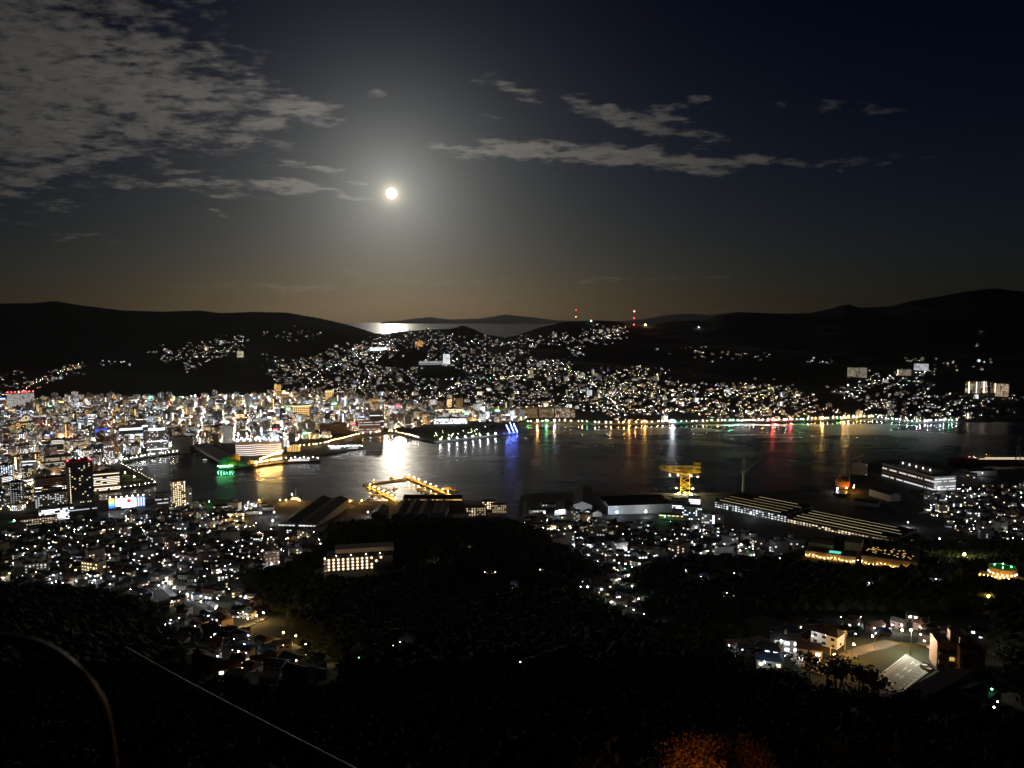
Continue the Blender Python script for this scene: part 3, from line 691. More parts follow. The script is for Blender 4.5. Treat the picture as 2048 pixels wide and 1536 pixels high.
for i in range(44):
    g = G(); x, y = random.uniform(-.47, .47) * w_, random.uniform(-.45, .45) * d; g.cyl(x, y, h + .8, .08, 3.5, M_DARK, 5); g.octa(x, y, h + 4.5, .6, lampmat('white', random.choice([40, 80]))); g.build('car_park_lamp', o)
for (px, row, c, lab) in ((567, 893, 'white', 'shallow dome ringed with white light beside the mall'), (589, 903, 'amber', 'egg shaped dome striped with amber light beside the mall')):
    cx, cy_, th, w_, h = hero(px - 16, px + 16, row - 16, row, 26); o = thing('striped_dome', lab, 'dome', (cx, cy_, 3), th)
    g = G(); g.sph(0, 0, -1, w_ / 2, M_DARK, 20, 8, sy=.75, sz=.8, half=True); g.build('shell', o, smooth=True)
    for k in range(9):
        a_ = -.9 + .2 * k; rx = w_ / 2 * math.cos(a_) + .25; x = w_ / 2 * math.sin(a_); g = G()
        pts = [(x, -rx * .75 * math.cos(t_ * math.pi / 10), rx * .8 * math.sin(t_ * math.pi / 10) - 1) for t_ in range(0, 11)]
        for p, q in zip(pts, pts[1:]): g.beam(p, q, .38, glow(c, 3.2))
        g.build('light_rib', o)
# ------------------------------------------------------------------ ships and boats
HULLD = pmat('dark_hull', (.04, .045, .05), .5); HULLW = pmat('white_hull', (.75, .76, .76), .4); ORP = pmat('orange_paint', (.65, .2, .03), .5); REDP = pmat('red_lead', (.35, .08, .04), .6)
def hull(o, L, Bm, H, mat, name='hull', flare=1.15):
    g = G(); st = [(-.5, .8), (-.42, 1), (.15, 1), (.36, .7), (.47, .28), (.5, .02)]; v = []
    for u, b_ in st: v += [(u * L * .97, -b_ * Bm / 2 * .8, -1.2), (u * L * flare ** .2, -b_ * Bm / 2, H * (1 + .35 * max(0, u) ** 2 * 4)), (u * L * flare ** .2, b_ * Bm / 2, H * (1 + .35 * max(0, u) ** 2 * 4)), (u * L * .97, b_ * Bm / 2 * .8, -1.2)]
    f = [(0, 1, 2, 3)]
    for i in range(len(st) - 1): f += [(4 * i + q, 4 * i + 4 + q, 4 * i + 5 + q, 4 * i + 1 + q) for q in range(3)]
    g.add(v, f, mat); g.build(name, o)
def ship(name, label, cat, px0, px1, row, rot, hm, tint, decks=2, lit=True, beam=None, lampc=None, mast=12, group=None, reverse=False):
    x, y = at((px0 + px1) / 2, row, 0); D = y * CP + CAMZ * SP; L = (px1 - px0) / F * D / max(.3, abs(math.cos(rot)))
    Bm = beam or L * .17; H = max(1.2, L * .05); o = thing(name, label, cat, (x, y, 0), rot + (math.pi if reverse else 0), group); hull(o, L, Bm, H, hm)
    for k in range(decks):
        l2 = L * (.56 - .13 * k); g = G(); g.box(-L * .08, 0, H + 2.4 * k, l2, Bm * (.72 - .1 * k), 2.4, M_WHITE); q = g.build('deckhouse', o)
        if lit:
            g = G(); n = max(3, int(l2 / 3))
            for i in range(n):
                for s in (-1, 1): g.box(-L * .08 - l2 / 2 + l2 * (i + .5) / n, s * (Bm * (.36 - .05 * k) + .08), H + 2.4 * k + .9, l2 / n * .55, .12, .8, glow(tint, 3), True)
            g.build('lit_window', q, 'stuff')
    g = G(); z0 = H + 2.4 * decks; g.cyl(0, 0, z0, .22, mast, M_STEEL, 5, .1); g.beam((-1.6, 0, z0 + mast * .6), (1.6, 0, z0 + mast * .6), .1, M_STEEL); g.build('mast', o)
    g = G(); g.box(-L * .22, 0, z0 - 1, L * .05, Bm * .25, 3.2, hm); g.build('funnel', o)
    if lampc:
        for i in range(8):
            g = G(); x_ = -L * .42 + L * .12 * i; g.cyl(x_, 0, H + 1.5, .06, 4.5 if i % 2 else 6.4, M_DARK, 5); g.octa(x_, 0, H + (6.3 if i % 2 else 8.2), .6, lampmat(lampc, 90)); g.build('deck_lamp', o)
    return o, L, H
o, L, H = ship('harbour_tug', 'tug floodlit bright green moored off the domed terminal', 'boat', 434, 470, 938, .1, HULLD, 'green', 2, True, mast=14)
for i in range(6):
    g = G(); g.octa(-L * .4 + L * .15 * i, -2.5, H + 5.5, .6, lampmat('green', 420)); g.beam((-L * .4 + L * .15 * i, -2.5, H), (-L * .4 + L * .15 * i, -2.5, H + 5.5), .07, M_DARK); g.build('green_floodlight', o)
ship('patrol_ship', 'long dark patrol ship with white deck lamps along the quay', 'ship', 568, 640, 925, .12, HULLD, 'white', 2, True, lampc='white', mast=16)
ship('sightseeing_boat', 'white lit sightseeing boat beyond the patrol ship', 'boat', 655, 692, 900, .1, HULLW, 'white', 2, True, lampc='white')
ship('ferry', 'low dark ferry with white deck lamps and a red stern light', 'boat', 692, 726, 899, .05, HULLD, 'white', 1, True, lampc='white')
ship('work_boat', 'small boat with one white lamp beside the terminal roof', 'boat', 404, 424, 921, .3, HULLD, 'white', 1, True)
# blue sailing ship
x, y = at(1020, 868, 0); o = thing('sailing_ship', 'tall ship strung with blue lights moored off the park corner', 'ship', (x, y, 0), .5); hull(o, 42, 8, 3, HULLW)
for i, (mx, mh) in enumerate(((-12, 24), (0, 30), (12, 26))):
    g = G(); g.cyl(mx, 0, 2.5, .3, mh, M_WHITE, 6, .12); g.build('mast', o)
    for k in (.45, .7, .9):
        g = G(); g.beam((mx, -5 * (1.3 - k), 2.5 + mh * k), (mx, 5 * (1.3 - k), 2.5 + mh * k), .12, M_WHITE); g.build('yard', o)
    g = G(); e = (24 if i == 2 else (-12, 0, 12)[i] + 12, 0, 3.4)
    for k in range(14):
        t_ = k / 13; g.octa(mx + (e[0] - mx) * (1 - t_), 0, 3.4 + (mh - 1) * t_, .5, lampmat('blue', 260))
    g.build('light_string', o, 'stuff')
x, y = at(1040, 862, 0); o = thing('floating_pier', 'dark low floating pier reaching out from the park corner', 'pier', (x, y, 0), .12)
g = G(); g.box(0, 0, -1, 62, 6, 2.2, M_CONC); g.build('deck', o)
for i in range(3): g = G(); g.cyl(-24 + 24 * i, 3.4, -4, .4, 8, M_DARK, 6); g.build('mooring_pile', o)
# ship at the right hand dock, and the tank ship
o, L, H = ship('dock_ship', 'long rust coloured ship in the dock under a grey crane with strings of deck lights', 'ship', 1897, 2080, 926, -.02, REDP, 'warm', 2, True, mast=18, reverse=True)
for i in range(30):
    g = G(); xx = random.uniform(-.44, .46) * L; g.octa(xx, random.uniform(-6, 0), H + random.choice([1, 2, 4, 8]), .35, lampmat(random.choice(['warm', 'warm', 'white', 'cool', 'orange', 'red']), random.choice([20, 50]))); g.beam((xx, -6, H - .5), (xx, -6, H + 1), .06, M_DARK); g.build('deck_lamp', o)
x, y = at(1684, 985, 0); o = thing('tank_ship', 'orange spherical gas tank lit on a ship under construction', 'ship', (x, y, 0), 1.15); hull(o, 90, 22, 7, HULLD)
g = G(); g.sph(8, 0, 16, 13, ORP, 20, 12); g.build('tank_sphere', o, smooth=True)
for k in (-6, 0, 6):
    g = G(); r_ = math.sqrt(13.3 ** 2 - k * k)
    for i in range(20): g.beam((8 + r_ * math.cos(i * .314), r_ * math.sin(i * .314), 16 + k), (8 + r_ * math.cos(i * .314 + .314), r_ * math.sin(i * .314 + .314), 16 + k), .22, M_DARK)
    g.build('staging_ring', o)
for a_ in range(3): g = G(); g.octa(8 + 22 * math.cos(3.5 + a_ * .8), 22 * math.sin(3.5 + a_ * .8), 12, .8, lampmat('orange', 420)); g.beam((8 + 16 * math.cos(3.5 + a_ * .8), 16 * math.sin(3.5 + a_ * .8), 6), (8 + 22 * math.cos(3.5 + a_ * .8), 22 * math.sin(3.5 + a_ * .8), 12), .15, M_DARK); g.build('work_light', o)
for i in range(5): g = G(); g.octa(-34 + 5 * i, 8, 11, .6, lampmat('white', 120)); g.cyl(-34 + 5 * i, 8, 6, .08, 5, M_DARK, 5); g.build('deck_lamp', o)
# ------------------------------------------------------------------ cranes
YST = pmat('yellow_steel', (.8, .52, .05), .5, 1.0, .15)
def lattice(g, p0, p1, s0, s1, n, r, mat, rect=(1, 1)):
    """four chords between two square sections with cross bracing"""
    p0, p1 = Vector(p0), Vector(p1); ax = (p1 - p0).normalized(); u = Vector((0, 1, 0)) if abs(ax.y) < .9 else Vector((1, 0, 0)); vv_ = ax.cross(u).normalized(); u = vv_.cross(ax)
    sec = []
    for i in range(n + 1):
        t_ = i / n; c = p0.lerp(p1, t_); s = s0 + (s1 - s0) * t_; sec.append([c + u * (a * s / 2 * rect[0]) + vv_ * (b * s / 2 * rect[1]) for a, b in ((1, 1), (1, -1), (-1, -1), (-1, 1))])
    for i in range(n):
        for k in range(4):
            g.beam(sec[i][k], sec[i + 1][k], r, mat); g.beam(sec[i][k], sec[i + 1][(k + 1) % 4] if i % 2 else sec[i][(k + 1) % 4], r * .7, mat)
            g.beam(sec[i][(k + 1) % 4] if i % 2 else sec[i][k], sec[i + 1][k] if i % 2 else sec[i + 1][(k + 1) % 4], r * .7, mat)
x, y = at(1370, 986, 3); o = thing('giant_cantilever_crane', 'giant yellow floodlit cantilever crane with lattice tower and jib', 'crane', (x, y, 3), face_cam(x, y)); HERO.append((x, y, 20))
zt = CAMZ - dep(946) * y - 3; zj = CAMZ - dep(930) * y - 3; k_ = (y * CP + 325 * SP) / F
g = G(); lattice(g, (0, 0, 0), (0, 0, zt), 17, 15.5, 4, .42, YST); g.build('tower', o)
g = G(); lattice(g, (-50 * k_, 0, (zt + zj) / 2 + 1), (30 * k_, 0, (zt + zj) / 2 + 1), 6.5, 9, 9, .36, YST); g.build('jib', o)
g = G(); g.beam((-50 * k_, 0, zt + 4), (-6, 0, zt - 1), .6, YST); g.beam((-6, 0, zt - 1), (30 * k_, 0, zt + 2.5), .6, YST); g.build('jib_brace', o)
g = G(); g.cyl(0, 0, zt - 1.5, 8.5, 2, YST, 12); g.build('slewing_ring', o); g = G(); g.box(24 * k_, 0, zj + .5, 11, 7, 5, YST, True); g.build('machinery_house', o); g = G(); g.beam((16 * k_, 0, zj), (16 * k_, 0, zj + 8), .4, YST); g.build('mast', o)
for (a_, b_, c_) in ((-11, -12, 2), (11, -12, 2), (0, -13, 4), (-16, -14, 12), (14, -14, 12)):
    g = G(); g.octa(a_, b_, c_, .3, lampmat('yellow', 9000)); g.cyl(a_, b_, 0, .1, c_, M_DARK, 5); g.build('floodlight', o)
for a_ in (-30, -14, 12, 24): g = G(); g.octa(a_ * k_, -9, zt - 3, .25, lampmat('yellow', 5000)); g.beam((a_ * k_, -9, zt - 3), (a_ * k_, -3, zt + 1), .1, YST); g.build('jib_light', o)
def jib_crane(label, px, rB, rJ, rT, pxT, z=3, mat=None, legs=False):
    mat = mat or M_STEEL; x, y = at(px, rB, z); k_ = (y * CP + 325 * SP) / F; o = thing('jib_crane', label, 'crane', (x, y, z), face_cam(x, y)); HERO.append((x, y, 10))
    zj = CAMZ - dep(rJ) * y - z; zt = CAMZ - dep(rT) * y - z; dx = (pxT - px) * k_
    g = G()
    if legs:
        for a_, b_ in ((-6, -6), (6, -6), (6, 6), (-6, 6)): g.beam((a_, b_, 0), (a_ * .25, b_ * .25, zj), .7, mat)
        for f_ in (.3, .6): 
            for a_, b_, c_, d_ in ((-6, -6, 6, -6), (6, -6, 6, 6), (6, 6, -6, 6), (-6, 6, -6, -6)): g.beam((a_ * (1 - .75 * f_), b_ * (1 - .75 * f_), zj * f_), (c_ * (1 - .75 * f_), d_ * (1 - .75 * f_), zj * f_), .35, mat)
    else: g.cyl(0, 0, 0, 2.2, zj, mat, 10, 1.8)
    g.build('tower', o); g = G(); g.box(-2, 0, zj, 9, 5, 3.6, mat, True); g.build('machinery_house', o)
    g = G(); g.beam((-2, -1.3, zj + 3), (-1.5, -1.3, zt * .98), .45, mat); g.beam((2.5, -1.3, zj + 3), (2, -1.3, zt * .97), .45, mat); g.beam((-1.5, -1.3, zt * .96), (2, -1.3, zt * .96), .3, mat); g.build('mast', o)
    g = G(); lattice(g, (3, 0, zj + 2), (dx, 0, zt), 3, 1.2, 7, .28, mat); g.build('jib', o); g = G(); g.beam((0, 0, zt * .97), (dx, 0, zt), .12, mat); g.build('stay_cable', o)
    return o
jib_crane('slim grey jib crane with raised boom behind the shipyard hall', 1486, 986, 946, 914, 1518)
jib_crane('grey four legged dock crane beside the orange tank', 1693, 968, 920, 908, 1722, legs=True)
jib_crane('large grey dock crane leaning over the rust coloured ship', 2036, 926, 895, 872, 2018, legs=True)
# ------------------------------------------------------------------ breakwater basin with orange lit piers and moored boats
def pier(label, pts, width, z=2.4, lamps=0, c='orange', h=5, s=2600):
    W = [pxw(a_, b_, z) for a_, b_ in pts]; g = G()
    o = thing('pier', label, 'pier', tuple(W[0]))
    for p, q in zip(W, W[1:]):
        d = (q - p); n = Vector((-d.y, d.x, 0)).normalized() * width / 2
        v = [p - n, q - n, q + n, p + n]; b_ = [Vector((a_.x, a_.y, -4)) for a_ in v]
        g.add([tuple(a_ - W[0]) for a_ in b_ + v], [(0, 1, 5, 4), (1, 2, 6, 5), (2, 3, 7, 6), (3, 0, 4, 7), (4, 5, 6, 7)], M_CONC)
    g.build('deck', o); tot = [(W[i], W[i + 1]) for i in range(len(W) - 1)]
    for i in range(lamps):
        p, q = tot[min(len(tot) - 1, int(i * len(tot) / lamps))]; t_ = (i * len(tot) / lamps) % 1 + .5 * len(tot) / lamps; c_ = p.lerp(q, min(t_, 1))
        lamp(c_.x, c_.y, z, c, s, 'orange pier lamp on a low post in the breakwater basin', 'orange pier lamps', .4, h)
    return o
pier('orange lit inner pier crowded with moored boats', [(737, 972), (797, 1004)], 9, lamps=7)
pier('orange lit breakwater running back to the long cream shed', [(812, 953), (903, 991)], 10, lamps=8)
pier('dark breakwater arm closing the boat basin', [(727, 968), (812, 957)], 6, lamps=2, s=900)
pier('short orange lit jetty on the near shore', [(500, 1006), (538, 1005)], 8, lamps=1)
pier('jetty with a bright warm lamp in front of the double gabled factory', [(560, 1006), (610, 1004)], 9, lamps=2)
pier('orange quay strip at the foot of the basin', [(660, 1005), (735, 1007)], 9, lamps=3)
def boat_proto():
    o = thing('fishing_boat', 'small fishing boat moored beside an orange lit pier', 'boat', (0, 0, 0), 0, 'fishing boats moored in the basin'); hull(o, 13, 3.6, 1.2, HULLW)
    g = G(); g.box(-2.6, 0, 1.2, 3.4, 2.2, 2.2, M_WHITE); c = g.build('cabin', o); g = G(); g.box(-.85, 0, 2.2, .1, 1.8, .7, M_GLASS); g.build('windscreen', c)
    g = G(); g.cyl(1, 0, 1.2, .09, 6, M_STEEL, 5); g.beam((1, 0, 4), (4.6, 0, 5.6), .07, M_STEEL); g.build('mast', o); g = G(); g.cyl(-5, 0, 1.2, .08, 3, M_STEEL, 5); g.build('stern_pole', o); return o
bp = None
BOATS = [(742, 980, .5), (752, 984, .6), (748, 990, .4), (762, 992, .5), (740, 998, .2), (770, 982, .5), (778, 986, .4), (785, 990, .6), (775, 980, .3), (790, 978, .8), (752, 975, .4), (760, 978, .6), (845, 982, .5), (855, 985, .6), (865, 988, .5), (838, 978, .4), (895, 975, .3), (905, 977, .3), (912, 981, .2), (897, 981, .2), (785, 957, .1), (792, 960, .1), (690, 1000, .1), (700, 1001, .1), (250, 920, .4), (300, 920, 1.2), (318, 917, 1.1), (340, 915, 1.2), (360, 913, 1.1)]
for i, (px, row, rt) in enumerate(BOATS):
    x, y = at(px, row, 0)
    if bp is None: bp = boat_proto(); bp.location = (x, y, 0); bp.rotation_euler.z = rt
    else:
        lab = None
        if px < 400: lab = 'small fishing boat moored along the dark inlet quay'
        clone(bp, (x, y, 0), rt, lab)
ship('basin_launch', 'dark launch silhouetted at the breakwater head', 'boat', 780, 796, 961, .1, HULLD, 'orange', 1, False, mast=9)
ship('cargo_barge', 'dark barge with a leafy looking clutter of gear behind the cream shed', 'boat', 880, 916, 981, .1, HULLD, 'orange', 2, False, mast=6)
ship('survey_boat', 'dark boat with tall masts and a glaring warm lamp at the jetty', 'boat', 578, 606, 1001, .1, HULLD, 'warm', 2, True, mast=16)
x, y = at(584, 999, 3); lamp(x, y, 3, 'warm', 420, 'glaring warm work lamp beside the dark survey boat', None, .55, 9)
x, y = at(1004, 945, 0); o = thing('harbour_buoy', 'small dark buoy floating in the open harbour', 'buoy', (x, y, 0)); g = G(); g.cyl(0, 0, -1, 1.8, 2.2, M_DARK, 10); g.build('float', o); g = G(); g.cyl(0, 0, 1.2, .5, 4, M_DARK, 6, .2); g.build('top_mark', o)
P0, P1, P2, P3 = pxw(1031, 963, .15), pxw(1047, 963, .15), pxw(1044, 1002, .15), pxw(1026, 1002, .15)
o = thing('waterstrip', 'added pale flat slipway running out into the harbour', 'waterstrip', tuple(P0)); g = G(); g.add([tuple(p - P0 - Vector((0, 0, 2))) for p in (P3, P2, P1, P0)] + [tuple(p - P0) for p in (P3, P2, P1, P0)], [(0, 1, 5, 4), (1, 2, 6, 5), (2, 3, 7, 6), (3, 0, 4, 7), (4, 5, 6, 7)], pmat('pale_slab_gloss', (.3, .3, .3), .22, .3, .2, spec=.6)); g.build('ramp', o)  # added glossy slab in place of a paler band of water
# ------------------------------------------------------------------ shipyard halls
def hall(name, label, A, Bq, depth, eave, bays, along, rise=3.0, wall='grey', sky=None, skyn=2, win=None, roof=None, rows=1, winh=1.4, winw=3.2, gap=5.5, litfrac=.8, z=None):
    """shed between two world points (front wall), bays ridged along or across the front"""
    A, Bq = Vector(A), Vector(Bq); L = (Bq - A).xy.length; th = math.atan2(Bq.y - A.y, Bq.x - A.x); c = (A + Bq) / 2; n = Vector((-math.sin(th), math.cos(th), 0))
    loc = c + n * depth / 2; HERO.append((loc.x, loc.y, max(L, depth) * .5))
    for t_ in (-.33, .33): q = loc + Vector((math.cos(th), math.sin(th), 0)) * L * t_; HERO.append((q.x, q.y, depth * .55))
    o = thing(name, label, 'factory', (loc.x, loc.y, A.z), th); W = WM[wall]; roof = roof or M_ROOFD
    g = G(); g.box(0, 0, -4, L, depth, eave + 4, W); g.build('wall', o)
    for i in range(bays):
        g = G()
        if along:
            b_ = depth / bays; cy0 = -depth / 2 + b_ * (i + .5); g.prism(0, cy0, eave + .003, L, b_, rise, roof, .0)
            q = g.build('roof_bay', o); q.data.materials[0] = roof
            if i == 0 or i == bays - 1: pass
            for s in (-1, 1): ge = G(); ge.add([(s * (L / 2 + .02), cy0 - b_ / 2, eave + .003), (s * (L / 2 + .02), cy0 + b_ / 2, eave + .003), (s * (L / 2 + .02), cy0, eave + rise)], [(0, 1, 2)], W); ge.build('gable', q)
            if sky:
                for k in range(skyn):
                    x0 = -L / 2 + L * (k + random.choice([.03, .05, .3])) / skyn; x1 = -L / 2 + L * (k + random.uniform(.8, .98)) / skyn; f0, f1 = .50, .56
                    gs = G(); gs.quad([(x0, cy0 - b_ / 2 * (1 - f0), eave + rise * f0 + .06), (x1, cy0 - b_ / 2 * (1 - f0), eave + rise * f0 + .06), (x1, cy0 - b_ / 2 * (1 - f1), eave + rise * f1 + .06), (x0, cy0 - b_ / 2 * (1 - f1), eave + rise * f1 + .06)], glow(sky[0], round(sky[1] * random.choice([.5, .8, 1.2]), 2))); gs.build('skylight', q)
        else:
            b_ = L / bays; cx0 = -L / 2 + b_ * (i + .5); v = [(cx0 - b_ / 2, -depth / 2, eave + .003), (cx0 + b_ / 2, -depth / 2, eave + .003), (cx0 + b_ / 2, depth / 2, eave + .003), (cx0 - b_ / 2, depth / 2, eave + .003), (cx0, -depth / 2, eave + rise), (cx0, depth / 2, eave + rise)]
            g.add(v, [(1, 2, 5, 4), (3, 0, 4, 5)], roof); q = g.build('roof_bay', o)
            for tri in ((0, 1, 4), (2, 3, 5)): ge = G(); ge.add([v[k] for k in tri], [(0, 1, 2)], W); ge.build('gable', q)
            if sky:
                for k in range(skyn):
                    y0_ = -depth / 2 + depth * (k + .2) / skyn; y1_ = y0_ + depth / skyn * .22
                    gs = G(); gs.quad([(cx0 - b_ * .42, y0_, eave + rise * .16 + .06), (cx0 - b_ * .42, y1_, eave + rise * .16 + .06), (cx0 - b_ * .08, y1_, eave + rise * .84 + .06), (cx0 - b_ * .08, y0_, eave + rise * .84 + .06)][::-1], glow(*sky) if isinstance(sky, tuple) else sky); gs.build('skylight', q)
    if win:
        nwin = int(L / gap); me = None
        for r_ in range(rows):
            for i in range(nwin):
                if random.random() > litfrac: continue
                g = G(); gm = glow(win[0], round(win[1] * random.choice([.3, .5, .9]), 2)); g.box(0, 0, 0, winw, .16, winh, gm, True); q = g.build('window', o); q.location = (-L / 2 + L * (i + .5) / nwin, -depth / 2 - .1, eave * (.72 - .26 * r_) - .2)
    return o
hall('shipyard_hall', 'huge shipyard hall with rows of lit windows and long glowing roof strips', pxw(1429, 1016, 5), pxw(1573, 1047, 5), 88, 13, 5, True, 3.2, 'grey', ('yellow', .9), 1, ('white', 2.2), rows=3)
hall('shipyard_hall', 'lower shipyard hall with long glowing roof strips beside the dark coach park', pxw(1574, 1049, 5), pxw(1787, 1091, 8), 80, 10, 5, True, 3.0, 'beige', ('yellow', 1.1), 1, ('warm', 1.8), rows=2, gap=5)
hall('workshop_shed', 'dark workshop with double rows of small roof lights behind the resort hotel', pxw(1800, 1108, 12), pxw(1842, 1118, 12), 40, 6, 4, True, 1.6, 'grey', ('white', 1.4), 5)
hall('glass_workshop', 'workshop with a green lit glass side beside the dotted roof', pxw(1822, 1090, 10), pxw(1880, 1112, 10), 26, 8, 1, True, 4, 'white', None, 0, ('green', .8), rows=1, gap=3.4)
hall('gable_hall', 'tall grey gabled assembly hall by the slipway', pxw(1146, 1030, 5), pxw(1184, 1031, 5), 130, 17, 1, False, 6, 'grey')
hall('gable_hall', 'white gabled store in front of the tall grey assembly hall', pxw(1109, 1030, 6), pxw(1146, 1031, 6), 60, 7, 1, False, 4, 'white')
hall('long_workshop', 'long pale workshop with a white floodlit front along the shipyard road', pxw(1216, 1030, 5), pxw(1344, 1025, 5), 70, 15, 2, True, 4, 'white')
hall('yard_office', 'white floodlit gabled yard office under trees', pxw(1166, 1034, 6), pxw(1204, 1035, 6), 24, 7, 2, False, 3.5, 'white')
hall('lit_canteen', 'low canteen with a row of lit windows on a small lawn', pxw(1318, 1037, 7), pxw(1366, 1040, 7), 12, 7, 1, True, 1.5, 'beige', None, 0, ('yellow', 1.8), gap=3.2, litfrac=.95)
hall('cream_shed', 'long cream shed with a yellow lit strip at the head of the boat basin', pxw(806, 1011, 3), pxw(924, 1011, 3), 26, 13.5, 1, True, 2.5, 'beige', None, 0, ('amber', 1.6), gap=4, winw=3.9, winh=1.1, litfrac=.9)
hall('double_gable_factory', 'dark double gabled factory with a lit window strip under the gables', pxw(556, 1060, 8), pxw(632, 1062, 8), 165, 10, 2, False, 5.5, 'grey', None, 0, ('white', 2.4), gap=5, winw=4.2, litfrac=.85)
hall('striped_shed', 'dark triple ridged shed with pale diagonal roof strips', pxw(783, 1041, 10), pxw(858, 1041, 10), 95, 8, 3, False, 4.5, 'grey', M_WHITE, 9)
hall('green_roof_shed', 'small shed with a pale green roof beside the striped roof', pxw(742, 1036, 9), pxw(768, 1036, 9), 50, 7, 1, False, 4.5, 'white', None, 0, roof=pmat('pale_green_roof', (.3, .42, .3), .7))
hall('strip_lit_shed', 'flat shed with two long lit roof edges next to the striped roof', pxw(862, 1036, 9), pxw(892, 1036, 9), 70, 8, 2, False, 1, 'white')
for i, (a_, b_, q_) in enumerate(((932, 952, 1033), (953, 972, 1032), (984, 1013, 1027), (964, 992, 1020))):
    hblock('harbour_flats', 'cream four storey flats with lit stair landings by the narrow dock', 'building', a_, b_, q_ - 17, q_, 14, 'gallery', 'beige', .2, 'warm', 1.2, z=8, group='cream flats by the narrow dock')
hblock('yard_tower', 'square grey yard office with cool lit corner windows', 'building', 1364, 1403, 1012, 1040, 20, 'hotel', 'grey', .22, 'cool', 1.4, z=6)
hblock('bright_office', 'small office block with four bright white floors next to the giant crane', 'building', 1376, 1400, 996, 1013, 18, 'office', 'white', .95, 'white', 2.0, z=4)
hblock('green_office', 'dim greenish office block in front of the giant crane', 'building', 1342, 1377, 1002, 1022, 18, 'office', 'grey', .3, 'white', .9, z=4)
hblock('brown_flats', 'brown flats with one column of stair lamps by the yard office', 'building', 1425, 1446, 1028, 1048, 16, 'stair', 'pinkish', .06, 'white', 1.6, z=8)
hblock('white_flats', 'white flats lit from the street beside the brown flats', 'building', 1403, 1424, 1030, 1047, 14, 'flats', 'white', .15, 'white', 1.2, z=8)
# the long office at the right and its neighbours
A = pxw(1764, 952, 4); Bq = pxw(1868, 982, 4); th = math.atan2(Bq.y - A.y, Bq.x - A.x); L_ = (Bq - A).length; c = (A + Bq) / 2; n = Vector((-math.sin(th), math.cos(th), 0))
B = Bld(); midrise(B, L_, 48, 25, 'office', 'white', False, .5, 'white', 1.2, fl=5); loc = c + n * 24; HERO.append((loc.x, loc.y, 80))
o = raise_building(B, 'design_office', 'long white six storey office with long bright window bands by the dock', 'building', tuple(loc), th, None)
g = G(); g.box(0, 8, 27.5, L_ * .72, 14, 7, WM['grey'], True); g.build('plant_room', o)
for i in range(5): g = G(); g.box(-L_ * .3 + L_ * .13 * i, .9, 29, 3, .3, 4, glow('white', 2), True); g.build('plant_room_window', o)
hall('gabled_store', 'pale gabled store with dark windows in front of the dock crane', pxw(1738, 990, 4), pxw(1780, 1003, 4), 22, 11, 1, True, 4, 'white')
hall('teal_store', 'teal roofed low store behind the long shipyard roofs', pxw(1708, 1010, 4), pxw(1756, 1016, 4), 24, 7, 1, True, 3, 'grey', roof=pmat('teal_roof', (.05, .2, .17), .7))
hblock('dock_house', 'blocky pale dock house behind the orange tank', 'building', 1704, 1733, 925, 950, 18, 'hotel', 'white', .03, 'cool', .8)
hall('lit_gable_hall', 'green white lit hall under the dock crane', pxw(1940, 952, 4), pxw(1994, 950, 4), 26, 9, 1, True, 3, 'white')
hblock('brown_store', 'brown store lit by a warm lamp beside the long office', 'building', 1906, 1950, 948, 972, 18, 'flats', 'brown', .03, 'warm', .8)
# antenna masts on the skyline ridge
def antenna(label, px, rT, rB, Y, lights):
    x, y, z = atY(px, rB, Y); z = float(height([x], [y])[0]); zt = CAMZ - dep(rT) * Y - z; o = thing('antenna_mast', label, 'mast', (x, y, z))
    g = G(); lattice(g, (0, 0, -2), (0, 0, zt), 9, 2, 9, .45, REDP); g.build('tower', o); g = G(); g.cyl(0, 0, zt, .3, 8, M_WHITE, 6); g.build('aerial', o)
    for t_, c, s, r_ in lights: g = G(); g.octa(0, -3, zt * t_, r_, lampmat(c, s)); g.beam((0, 0, zt * t_), (0, -3, zt * t_), .2, M_DARK); g.build('warning_light', o)
antenna('lattice mast with bright red lights on the saddle ridge', 1268, 621, 652, 4950, [(.95, 'red', 330, 2.4), (.55, 'red', 110, 1.5), (.15, 'red', 160, 1.6)])
antenna('thin far mast with two dim red lights on the headland ridge', 1152, 619, 642, 5000, [(.95, 'red', 60, 1.4), (.35, 'amber', 60, 1.4)])
q, ok = hit([1291], [652]); x, y, z = q[0]; lamp(x, y, z, 'amber', 330, 'warm beacon lamp glowing on the ridge beside the red lit mast', None, 2.2, 9)
q, ok = hit([1182], [644]); x, y, z = q[0]; lamp(x, y, z, 'cool', 200, 'lone pale lamp on the crest of the headland ridge', None, 1.4, 8)
q, ok = hit([1397], [657]); x, y, z = q[0]; lamp(x, y, z, 'cool', 220, 'lone pale lamp on the dark slope below the right ridge', None, 1.4, 8)
# ------------------------------------------------------------------ quay lamps and park
def shore_lamps(pts, n, tab, label, group, s=(120, 220), r=.75, h=6, z=3.3, back=6, named=True, jit=.3):
    W = [pxw(a_, b_, z) for a_, b_ in pts]; seg = [(p, q, (q - p).length) for p, q in zip(W, W[1:])]; tot = sum(l for *_, l in seg)
    for i in range(n):
        d_ = tot * (i + .5 + random.uniform(-jit, jit)) / n
        for p, q, l in seg:
            if d_ <= l: break
            d_ -= l
        c_ = p.lerp(q, min(d_ / l, 1)); nn_ = Vector((c_.x, c_.y, 0)).normalized() * back
        cc_, ss = pick(tab), random.choice(s)
        if named: lamp(c_.x + nn_.x, c_.y + nn_.y, z, cc_, ss, label, group, r, h)
        else: far_lamp(c_.x + nn_.x, c_.y + nn_.y, z, cc_, ss, r, h)
shore_lamps([(873, 885), (999, 871)], 8, [('white', 1)], 'white promenade lamp along the edge of the harbour park', 'promenade lamps', (900, 1200), .6, 6, jit=.02)
